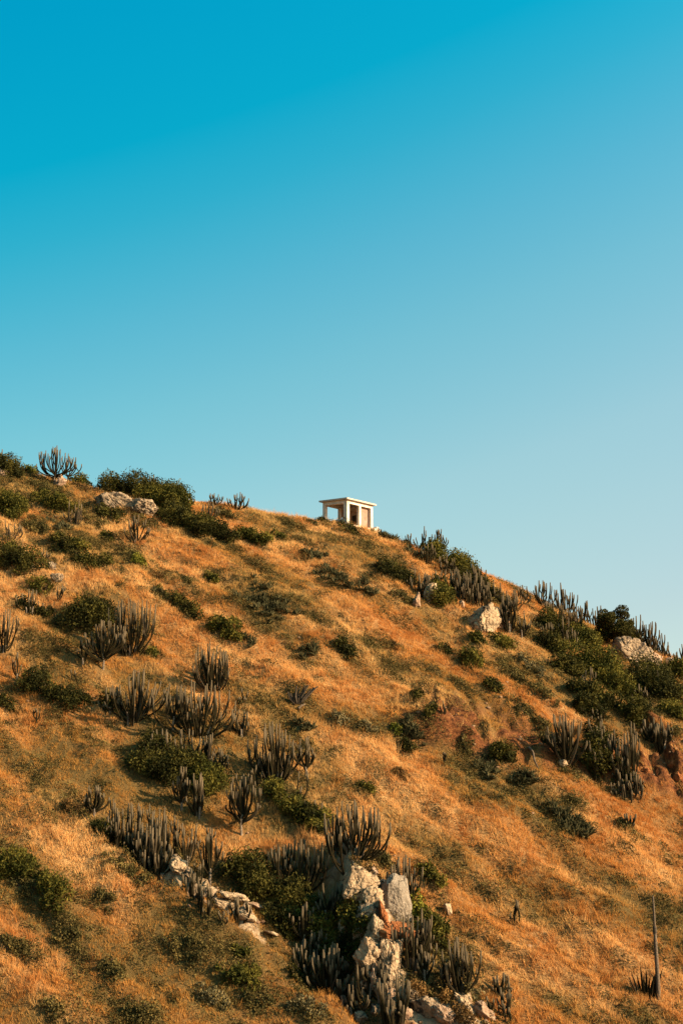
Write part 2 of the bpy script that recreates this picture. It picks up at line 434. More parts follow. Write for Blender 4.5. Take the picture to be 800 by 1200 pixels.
def shrub(u, v, w, h, kind, label, seg=None, group=None, dens=1.0):
    """leafy bush: u,v = middle of its foot, w,h in photo pixels, seg = (du,dv) run of its foot"""
    a = at(u, v); d = depth(a); k = d / F
    r = np.random.default_rng(int(u * 13 + v * 7)); W, Hh = w * k * 1.12, h * k * (1.08 if seg or h > 17 else .92)
    if seg is None and w > 12: dv_ = w * (.45 + .4 * r.random()); seg = (dv_, dv_ * (.35 + .35 * r.random())); W *= .68; Hh *= .85
    if kind in ('olive', 'grey', 'brown'): Hh *= .58; dens *= .8
    if seg:
        b0, b1 = at(u - seg[0] / 2, v - seg[1] / 2), at(u + seg[0] / 2, v + seg[1] / 2)
        L = np.linalg.norm(b1 - b0)
    else: b0 = b1 = a; L = 0
    nl = int(np.clip(7 + 1.3 * (L + W) / max(Hh, .5) + 2 * W, 8, 40))
    C = []; P = []; S = []
    cw = max(Hh * .95, W * .62, .5) if seg else W
    for i in range(nl):
        t = r.random(); c = b0 + (b1 - b0) * t
        ang = r.random() * 6.283; rr = math.sqrt(r.random()) * cw * .47
        x, y = c[0] + math.cos(ang) * rr, c[1] + math.sin(ang) * rr * .8
        fall = 1 - .70 * (rr / (cw * .5 + 1e-6)) ** 2
        hh = Hh * fall * (.45 + .70 * r.random())
        z = float(H(np.array([x]), np.array([y]))[0])
        rad = np.array([max(hh * .62, .22) * (.8 + .5 * r.random())] * 2 + [hh * .55 + .1])
        P.append((x, y, z + hh * .45)); S.append(rad)
    leaf = .17 if kind in ('dark', 'mid', 'yellow') else .14
    for p, s in zip(P, S):
        area = 4 * math.pi * (s[0] * s[2])
        n = int(area / (leaf * leaf) * 2.3 * dens)
        g = r.normal(size=(n, 3)); g /= np.linalg.norm(g, axis=1)[:, None]
        rad = 1 - .55 * r.random(n) ** 2.2 + .26 * (r.random(n) ** 6)
        lump = 1 + .25 * np.sin(g[:, 0] * 5 + p[0] * 3) * np.sin(g[:, 1] * 6 + p[1] * 2 + g[:, 2] * 4)
        C.append(np.array(p) + g * s * (rad * lump)[:, None])
    C = np.concatenate(C)
    gz = H(C[:, 0], C[:, 1]); C = C[C[:, 2] > gz - .05]
    V, Fq = leaf_quads(C, leaf, r=r)
    cl = fbm(C[:, 0] * 1.3, C[:, 1] * 1.3 + C[:, 2], 71, 2)
    tint = np.clip((cl - .5) * 3.0 + .36 + r.normal(size=len(C)) * .25, 0, 1)
    base = np.array([a[0], a[1], a[2]])
    root = thing('shrub', base, label, 'shrub', group)
    obj('foliage', mesh('foliage', V - base, Fq, M[kind], dict(tint=np.repeat(tint, 4))), root)
    mb = MB()
    for i in range(min(nl, 9)):
        p = np.array(P[i]); g0 = base + (p - base) * .35; g0[2] = float(H(g0[:1], g0[1:2])[0]) - .1
        m_ = (g0 + p) / 2 + r.normal(size=3) * .08
        mb.tube([g0 - base, m_ - base, p + np.array([r.normal() * .15, 0, S[i][2] * r.uniform(.5, 1.25)]) - base], [.045, .03, .012], sides=5)
    mb.build('branches', M['darkwood'], root)
    for p, s in zip(P, S): TAKEN.append((p[0], p[1], s[0] * .9))
    return root

# ------------------------------------------------------------------ cacti
def stem_path(b, tip, bow, n=7, wob=.03, r=random):
    """stem leaving b outwards and turning upright towards tip"""
    P = []
    dx, dy, dz = tip[0] - b[0], tip[1] - b[1], tip[2] - b[2]
    w1, w2 = r.uniform(-wob, wob), r.uniform(-wob, wob)
    for i in range(n):
        t = i / (n - 1); hz = 1 - (1 - t) ** bow
        P.append((b[0] + dx * hz + w1 * math.sin(t * 5), b[1] + dy * hz + w2 * math.sin(t * 4 + 1), b[2] + dz * t))
    return P

def radii(n, r0, rr):
    R = [r0 * (.82 + .18 * min(1, i / 1.5)) * (1 + .06 * rr.uniform(-1, 1)) for i in range(n)]
    R[-2] = r0 * .98; R[-1] = r0 * .74; return R

def cactus(u, v, h, w, style, n, label, group='column cacti on the hillside', lean=0.0):
    a = at(u, v); k = depth(a) / F; Hh, W = h * k, w * k
    r = random.Random(int(u * 31 + v * 17))
    root = thing('column_cactus', a, label, 'cactus', group)
    r0 = .063 if v > 820 else .057
    r0 = min(r0, .05 + W * .012)
    n = int(n * (1.75 if style == 'R' else 1.5)) if n > 4 else n
    parts = h >= 30 and w >= 14
    mb_all = MB(); stems = 0
    def put(P, R):
        nonlocal mb_all
        if parts:
            mb = MB(); mb.tube(P, R, tipz=1); mb.build('stem', M['stem'], root)
        else: mb_all.tube(P, R, tipz=1)
    def g(x, y): return float(H(np.array([a[0] + x]), np.array([a[1] + y]))[0]) - a[2] - .08
    half = max(W / 2 - r0, .05)
    if style == 'R':                      # hedge-like row, each stem rooted near its own place
        for i in range(n):
            tx = r.uniform(-half, half); ty = r.uniform(-.6, .6)
            bx, by = tx * .82 + r.uniform(-.1, .1), ty * .7
            hh = Hh * r.uniform(.38, .85) if i else Hh
            if r.random() < .2: hh = Hh * r.uniform(.9, 1.)
            b = (bx, by, g(bx, by)); P = stem_path(b, (tx + r.gauss(0, .05) * hh, ty, b[2] + hh), 1.6, wob=.06, r=r)
            put(P, radii(7, r0 * r.uniform(.8, 1.15), r))
            if r.random() < .35 and hh > .9:
                q0 = P[r.randint(2, 4)]; q1 = (q0[0] + r.choice((-1, 1)) * r.uniform(.15, .35), q0[1] + r.uniform(-.3, .3), q0[2] + hh * r.uniform(.2, .45))
                put(stem_path(q0, q1, 2.8, n=6, r=r), radii(6, r0 * .8, r))
    elif style == 'C':                    # trunk with a candelabrum of upturned arms
        th = Hh * r.uniform(.22, .34)
        mb = MB(); mb.tube([(0, 0, -.15), (r.uniform(-.05, .05), 0, th * .5), (r.uniform(-.06, .06), 0, th)], [r0 * 1.5, r0 * 1.25, r0 * 1.15], sides=9)
        if parts: mb.build('trunk', M['trunk'], root)
        else: mb_all.tube([(0, 0, -.15), (0, 0, th)], [r0 * 1.4, r0 * 1.1])
        for i in range(n):
            f = (i + .5) / n * 2 - 1 if n > 2 else (i * 2 - 1)
            f = max(-1, min(1, f + r.uniform(-.12, .12)))
            tx = f * half + r.gauss(0, .055) * Hh; ty = r.uniform(-.5, .5) * half * .8
            z0 = th * r.uniform(.45, 1.0)
            hh = Hh * (1 - .30 * abs(f) ** 1.5) * r.uniform(.62, 1.0)
            if abs(f) < .3 and i % 2 == 0: hh = Hh * r.uniform(.94, 1.)
            P = stem_path((f * r0, ty * .1, z0), (tx + lean * Hh, ty, hh), r.uniform(2.4, 3.6), n=8, r=r)
            put(P, radii(8, r0 * r.uniform(.88, 1.08), r))
            if r.random() < .55:
                q0 = P[r.randint(3, 5)]; q1 = (q0[0] + r.uniform(-.35, .35), q0[1] + r.uniform(-.25, .25), min(Hh, q0[2] + Hh * r.uniform(.15, .42)))
                put(stem_path(q0, q1, 2.8, n=6, r=r), radii(6, r0 * .85, r))
    else:                                 # 'F' fan from one foot, 'O' wide open spread
        bow = 1.7 if style == 'O' else 3.0
        for i in range(n):
            f = (i + .5) / n * 2 - 1; f = max(-1, min(1, f + r.uniform(-.16, .16)))
            ty = r.uniform(-1, 1) * half * .75
            bx, by = f * half * (.22 if style == 'O' else .36) + r.uniform(-.08, .08), ty * .35
            drop = (.42 if style == 'O' else .30) * abs(f) ** 1.8
            hh = Hh * (1 - drop) * r.uniform(.40, .98)
            if r.random() < .3: hh = Hh * (1 - drop) * r.uniform(.95, 1.02)
            b = (bx, by, g(bx, by)); tz = hh if f < 0 or True else hh
            P = stem_path(b, (f * half + lean * Hh + r.gauss(0, .15) * Hh * .6, ty, tz), bow * r.uniform(.75, 1.35), wob=.09, r=r)
            put(P, radii(7, r0 * r.uniform(.82, 1.1), r))
            if r.random() < .45 and hh > .9:   # side arm leaving the stem partway
                j = r.randint(2, 3); q0 = P[j]; s_ = r.choice((-1, 1))
                q1 = (q0[0] + s_ * r.uniform(.12, .32), q0[1] + r.uniform(-.25, .25), min(Hh, q0[2] + (hh - q0[2]) * r.uniform(.5, .95)))
                put(stem_path(q0, q1, 2.8, n=6, r=r), radii(6, r0 * .82, r))
        if parts:
            mb = MB()
            for i in range(4):
                x = r.uniform(-.3, .3) * half; y = r.uniform(-.3, .2)
                mb.tube([(x, y, g(x, y) - .1), (x * 1.1, y, .18), (x * 1.35, y * 1.2, .42)], [r0 * 1.2, r0 * 1.1, r0 * .9], sides=8)
            mb.build('trunk', M['trunk'], root)
    if not parts: mb_all.build('stems', M['stem'], root)
    TAKEN.append((a[0], a[1], min(half, .9)))
    return root

# ------------------------------------------------------------------ agaves
def rosette_mesh(seed, R):
    r = np.random.default_rng(seed); V = []; Fs = []; T = []
    n = int(r.integers(16, 24))
    for i in range(n):
        az = i * 2.399 + r.uniform(-.2, .2); el = r.uniform(.25, 1.25); L = R * r.uniform(.75, 1.1); w = R * .085
        dx, dy = math.cos(az), math.sin(az); k = len(V); tt = float(np.clip(r.normal(.5, .3), 0, 1))
        for t, ww, bend in ((0, .7, 0), (.35, 1.15, .0), (.72, .7, -.04), (1.0, .03, -.12)):
            cx = math.cos(el) * L * t; cz = math.sin(el) * L * t + bend * L * math.cos(el)
            for s in (-1, 0, 1):
                V.append((dx * cx - dy * s * w * ww, dy * cx + dx * s * w * ww, cz + (abs(s) - .5) * w * ww * .9)); T.append(tt)
        for a_ in range(3):
            for s in (0, 1):
                p = k + a_ * 3 + s; Fs.append((p, p + 1, p + 4, p + 3))
    return mesh('rosette', V, Fs, M['agave'], dict(tint=T))
ROS = [rosette_mesh(i, .55) for i in range(6)]

def agave_clump(u, v, w, h, label, seg=None, group='agave clumps on the slope', n=None):
    a = at(u, v); k = depth(a) / F; r = random.Random(int(u * 3 + v * 5))
    root = thing('agave_clump', a, label, 'agave', group)
    n = n or int(max(5, w * h / 26))
    if seg: b0, b1 = at(u - seg[0] / 2, v - seg[1] / 2), at(u + seg[0] / 2, v + seg[1] / 2)
    for i in range(n):
        if seg:
            t = r.random(); c = b0 + (b1 - b0) * t; x = c[0] + r.gauss(0, .32 * h * k); y = c[1] + r.gauss(0, .3 * h * k)
        else:
            an = r.uniform(0, 6.283); q_ = math.sqrt(r.random()); x = a[0] + math.cos(an) * q_ * w * k * .42; y = a[1] + math.sin(an) * q_ * h * k * .7
        z = float(H(np.array([x]), np.array([y]))[0])
        o = obj('rosette', ROS[r.randrange(6)], root, (x - a[0], y - a[1], z - a[2] + .02))
        s = r.uniform(.75, 1.35); o.scale = (s, s, s * 1.05); o.rotation_euler = (r.uniform(-.3, .3), r.uniform(-.3, .3), r.uniform(0, 6.28))
        TAKEN.append((x, y, .45))
    return root

# ------------------------------------------------------------------ rocks
def rock(u, v, w, h, kind, label, tilt=0, group='pale rocks breaking out of the slope', planes=13, seed=None, thick=.8, bury=-.12, rough=1.0):
    a = at(u, v); k = depth(a) / F; r = np.random.default_rng(seed or int(u * 11 + v * 3))
    import bmesh
    bm = bmesh.new(); bmesh.ops.create_icosphere(bm, subdivisions=6 if w * h > 700 else 5 if w * h > 150 else 4, radius=1)
    V = np.array([p.co[:] for p in bm.verts]); Fs = np.array([[q_.index for q_ in f.verts] for f in bm.faces]); bm.free()
    if kind == 'slab': lo_ = .88
    else: lo_ = .62
    N = r.normal(size=(planes, 3)); N /= np.linalg.norm(N, axis=1)[:, None]; Dp = r.uniform(lo_, .96, planes)
    dots = V @ N.T
    rad = np.where(dots > .05, Dp[None] / np.maximum(dots, .05), 9).min(1); rad = np.minimum(rad, 1.12)
    P = V * rad[:, None]
    o_ = r.uniform(0, 50, 3)
    nz = fbm(P[:, 0] * 2.2 + o_[0], P[:, 1] * 2.2 + P[:, 2] * 1.7 + o_[1], 81, 4) - .5
    nz2 = np.abs(fbm(P[:, 0] * 4 + P[:, 2] * 2 + o_[2], P[:, 2] * 5 - P[:, 1] * 3, 83, 3) - .5)
    P = P * (1 + rough * (.42 * nz - .28 * (nz2 < .05) * .35))[:, None]
    S_ = r.normal(size=(18, 3)); S_ /= np.linalg.norm(S_, axis=1)[:, None]; off = r.uniform(.80, 1.06, 18)
    cell = (V @ S_.T + .16 * (nz[:, None] + .3 * nz2[:, None])).argmax(1)
    if kind != 'slab': P = P * off[cell][:, None]          # blocks split along fractures
    W, Hh = w * k * 1.06, h * k * 1.06
    if 395 < u < 470 and v > 1030: W *= 1.08; Hh *= 1.1
    P = P * np.array([W * .60, max(W, Hh) * .5 * thick, Hh * .60])
    t = math.radians(tilt); ct, st = math.cos(t), math.sin(t)
    P = np.stack([P[:, 0] * ct + P[:, 2] * st, P[:, 1], -P[:, 0] * st + P[:, 2] * ct], 1)
    o = obj('boulder', mesh('boulder', P, Fs, M[kind]), None, (a[0], a[1] + bury * min(W, Hh) * thick, a[2] + .12))
    tag(o, label, 'rock', group)
    TAKEN.append((a[0], a[1], min(W, Hh) * .5))
    return o

# ------------------------------------------------------------------ the pavilion on the crest
def pavilion():
    a = at(406.5, 615.5); a[2] += .16; rz = math.radians(45)
    root = thing('pavilion', a, 'small open white pavilion with flat roof standing alone on the crest', 'pavilion', None, rz)
    LX, LY, Hc = 3.45, 3.25, 1.98
    tilt = .27 / LY
    def top(y): return Hc + y * tilt
    def colm(x, y, s, mat='plaster', z0=-.3, name='column', wid=None):
        mb = MB(); w = wid or s
        mb.box(x, y, z0, x + w, y + s, top(y) + .02, (0, 0, s * tilt, s * tilt)); mb.build(name, M[mat], root)
    colm(0, 0, .46, wid=.32); colm(1.62, 0, .26); colm(LX - .26, 0, .26)
    colm(0, LY - .34, .34, wid=.30); colm(LX - .30, LY - .28, .28); colm(1.78, LY - .60, .18)
    mb = MB()       # ring beam
    for (x0, y0, x1, y1) in ((.004, .004, LX - .004, .26), (.004, LY - .26, LX - .004, LY - .004), (.004, .26, .26, LY - .26), (LX - .26, .26, LX - .004, LY - .26)):
        z0a, z0b = top(y0), top(y1)
        V = [(x0, y0, z0a), (x1, y0, z0a), (x1, y1, z0b), (x0, y1, z0b), (x0, y0, z0a + .32), (x1, y0, z0a + .32), (x1, y1, z0b + .32), (x0, y1, z0b + .32)]
        mb.add(V, [(3, 2, 1, 0), (4, 5, 6, 7), (0, 1, 5, 4), (1, 2, 6, 5), (2, 3, 7, 6), (3, 0, 4, 7)])
    mb.build('ring_beam', M['plaster'], root)
    mb = MB(); e = .26; y0, y1 = -e, LY + e
    V = []
    for dz in (.325, .47):
        V += [(-e, y0, top(y0) + dz), (LX + e, y0, top(y0) + dz), (LX + e, y1, top(y1) + dz), (-e, y1, top(y1) + dz)]
    mb.add(V, [(3, 2, 1, 0), (4, 5, 6, 7), (0, 1, 5, 4), (1, 2, 6, 5), (2, 3, 7, 6), (3, 0, 4, 7)])
    mb.build('roof', M['concrete'], root)
    mb = MB(); mb.box(-.05, -.05, -1.1, LX + .05, LY + .05, .02); mb.build('plinth', M['plaster'], root)
    mb = MB(); mb.box(.08, .47, .02, .26, LY - .35, .62); mb.build('parapet', M['plaster'], root)
    mb = MB(); mb.box(LX - .17, 1.985, .02, LX - .10, 2.545, 1.675); mb.build('doorway_shade_panel', M['darkwood'], root)  # dark panel added to close the doorway, standing in for the shade inside
    # inside wall on the far side with a doorway, back wall with a window opening
    mb = MB(); mb.box(1.885, .30, .02, LX - .265, .40, top(.3) - .01); mb.build('infill_wall', M['mud'], root)
    mb = MB(); x0, x1 = LX - .20, LX - .06
    mb.box(x0, .27, .02, x1, 1.98, top(.3) - .01); mb.box(x0, 2.55, .02, x1, LY - .29, top(2.6) - .01); mb.box(x0, 1.98, 1.68, x1, 2.55, top(2.) - .01)
    mb.build('end_wall', M['inner'], root)
    mb = MB(); y0, y1 = LY - .20, LY - .06
    mb.box(1.97, y0, .02, LX - .31, y1, .85); mb.box(1.97, y0, 1.5, LX - .31, y1, top(y0) - .01)
    mb.box(1.97, y0, .85, 2.2, y1, 1.5); mb.box(2.75, y0, .85, LX - .31, y1, 1.5)
    mb.build('back_wall', M['inner'], root)
    mb = MB(); mb.box(LX - .35, -.55, -1.0, LX + .40, -.06, -.05); mb.box(LX - .0, -.50, -.05, LX + .30, -.06, .16); mb.build('entrance_step', M['plaster'], root)
    for i in range(7):
        for j in range(2): TAKEN.append((a[0] + i * .42 + .25 - j * .2, a[1] + i * .42 - .45 - j * .25, .75))
pavilion()

# ------------------------------------------------------------------ rocks
ROCKS = [
 # u, v, w, h, kind, tilt, label
 (133, 591, 42, 23, 'rubble', 12, 'broad tan rock face under the bushes of the highest crest'),
 (167, 597, 36, 24, 'rubble', 25, 'brown weathered rock beside the broad tan rock face'),
 (71, 568, 11, 16, 'pink', 20, 'small pale rock at the foot of the big crest cactus'),
 (3, 559, 10, 15, 'pink', 15, 'small pink rock cut by the picture edge near the crest'),
 (61, 667, 9, 12, 'rubble', 25, 'upper of two grey rocks below the dark bush on the upper slope'),
 (68, 680, 13, 13, 'rubble', 30, 'lower of two grey rocks below the dark bush on the upper slope'),
 (488, 708, 8, 20, 'pink', 5, 'slim upright pale stone below the crest'),
 (504, 702, 13, 24, 'white', 12, 'pointed pale rock under a dark cactus below the crest'),
 (541, 711, 6, 11, 'pink', 0, 'tiny pale stone at the foot of dense cacti below the crest'),
 (568, 731, 34, 36, 'white', 18, 'large pale angular rock under the cacti below the crest'),
 (583, 730, 22, 27, 'pink', 15, 'pinkish block joined to the large pale angular rock'),
 (739, 773, 50, 32, 'rubble', 34, 'big rounded tan boulder in the green thicket on the descending crest'),
 (764, 776, 18, 16, 'pink', 30, 'middling pink rock just downhill of the big rounded boulder'),
 (785, 779, 11, 11, 'pink', 30, 'small pink rock farthest downhill on the descending crest'),
 (660, 896, 9, 9, 'white', 0, 'small pale stone lying in the red eroded bank'),
 (705, 895, 8, 10, 'orange', 20, 'small rusty stone sticking out of the red bank'),
 (787, 898, 8, 9, 'orange', 30, 'upper rusty rock beside the dark hollow'),
 (794, 913, 11, 10, 'orange', 25, 'lower rusty rock beside the dark hollow'),
 (757, 905, 8, 8, 'orange', 35, 'rusty rock below the dark hollow'),
 (211, 1019, 22, 15, 'white', 35, 'white rock at the top of the stony lip below the dense cacti'),
 (222, 1031, 20, 16, 'rubble', 40, 'dark stained rock second along the stony lip'),
 (244, 1052, 20, 16, 'rubble', 40, 'weathered rock at the middle of the stony lip'),
 (275, 1053, 26, 9, 'white', 18, 'flat pale slab on the stony lip beside the dark thicket'),
 (262, 1065, 20, 12, 'white', 30, 'cracked white rock at the lower end of the stony lip'),
 (288, 1076, 20, 9, 'white', 28, 'low cream rock ledge running down from the stony lip'),
 (318, 1096, 16, 4, 'white', 18, 'thin pale rock edge in the grass below the stony lip'),
 (300, 1064, 24, 5, 'pink', 22, 'narrow pinkish ledge between pale slab and dark thicket'),
 (419, 1043, 32, 34, 'white', 38, 'cream upper boulder of the central outcrop with rusty top'),
 (434, 1060, 22, 24, 'white', 20, 'white rounded boulder of the central outcrop beside the upright slab'),
 (429, 1075, 22, 22, 'rubble', 10, 'dark stained boulder in the middle of the central outcrop'),
 (463, 1065, 29, 55, 'slab', -4, 'tall upright grey slab with rounded top in the central outcrop'),
 (449, 1078, 8, 30, 'orange', -8, 'thin orange rock flake leaning on the upright grey slab'),
 (465, 1100, 36, 22, 'orange', 4, 'rusty flat topped block under the upright grey slab'),
 (443, 1100, 24, 34, 'white', 0, 'white stained boulder below the dark boulder of the outcrop'),
 (433, 1127, 26, 34, 'white', -10, 'white craggy rock with cactus growing before it'),
 (456, 1130, 26, 46, 'white', 8, 'lowest white rock face of the central outcrop'),
 (438, 1150, 12, 24, 'pink', 0, 'narrow pink rock foot below the white rock faces'),
 (401, 1093, 10, 22, 'white', -3, 'lone slim white stone in dark brush beside the outcrop'),
 (393, 1106, 11, 10, 'rubble', 0, 'small brown stone under the lone slim white stone'),
 (498, 1184, 36, 22, 'rubble', 32, 'streaky layered rock slope at the bottom edge'),
 (522, 1194, 34, 16, 'pink', 32, 'pink layered rock below the streaky rock slope'),
 (545, 1180, 12, 30, 'white', -38, 'pale rock rib beside tawny grass at the bottom edge'),
 (566, 1189, 24, 17, 'pink', 28, 'rounded pink rock at the foot of the pale rib'),
 (424, 1196, 20, 10, 'rubble', 15, 'broken stones among dead branches at the bottom edge'),
 (475, 1192, 14, 12, 'pink', 10, 'pink stone at the foot of the bottom cactus'),
 (525, 1069, 9, 14, 'white', -20, 'small white stone alone in grass beside the green bush'),
 (270, 1011, 5, 5, 'white', 0, 'tiny white pebble like stone on bare red earth'),
 (492, 1134, 8, 10, 'pink', 0, 'small pink stone at the foot of bowed cacti'),
 (447, 1160, 14, 16, 'rubble', 10, 'brown stone wedged below the lowest white rock face'),
 (426, 1160, 12, 10, 'rubble', 20, 'small brown stone left of the narrow pink rock foot'),
 (458, 1172, 14, 14, 'pink', 15, 'pink stone under the lowest white rock face'),
 (484, 1172, 18, 14, 'white', 35, 'pale stone at the top of the streaky rock slope'),
 (440, 1188, 14, 10, 'rubble', 15, 'flat stone between dead branches and bottom cactus'),
 (412, 1056, 12, 14, 'rubble', 25, 'small dark stone beneath the cream upper boulder'),
 (421, 1094, 12, 16, 'rubble', 10, 'dark stone beside the white stained boulder'),
 (449, 1040, 14, 10, 'pink', 35, 'pinkish stone on the ridge leading to the grey slab'),
 (437, 1024, 12, 8, 'pink', 35, 'pinkish stone high on the outcrop shoulder'),
 (413, 1033, 10, 8, 'orange', 20, 'rusty stone at the very top of the central outcrop'),
]
for u, v, w, h, kind, tl, lab in ROCKS:
    rock(u, v, w, h, kind, lab, tl, thick=.55 if kind == 'slab' else .8, rough=.35 if kind == 'slab' else 1.0, planes=46 if kind == 'slab' else 13)

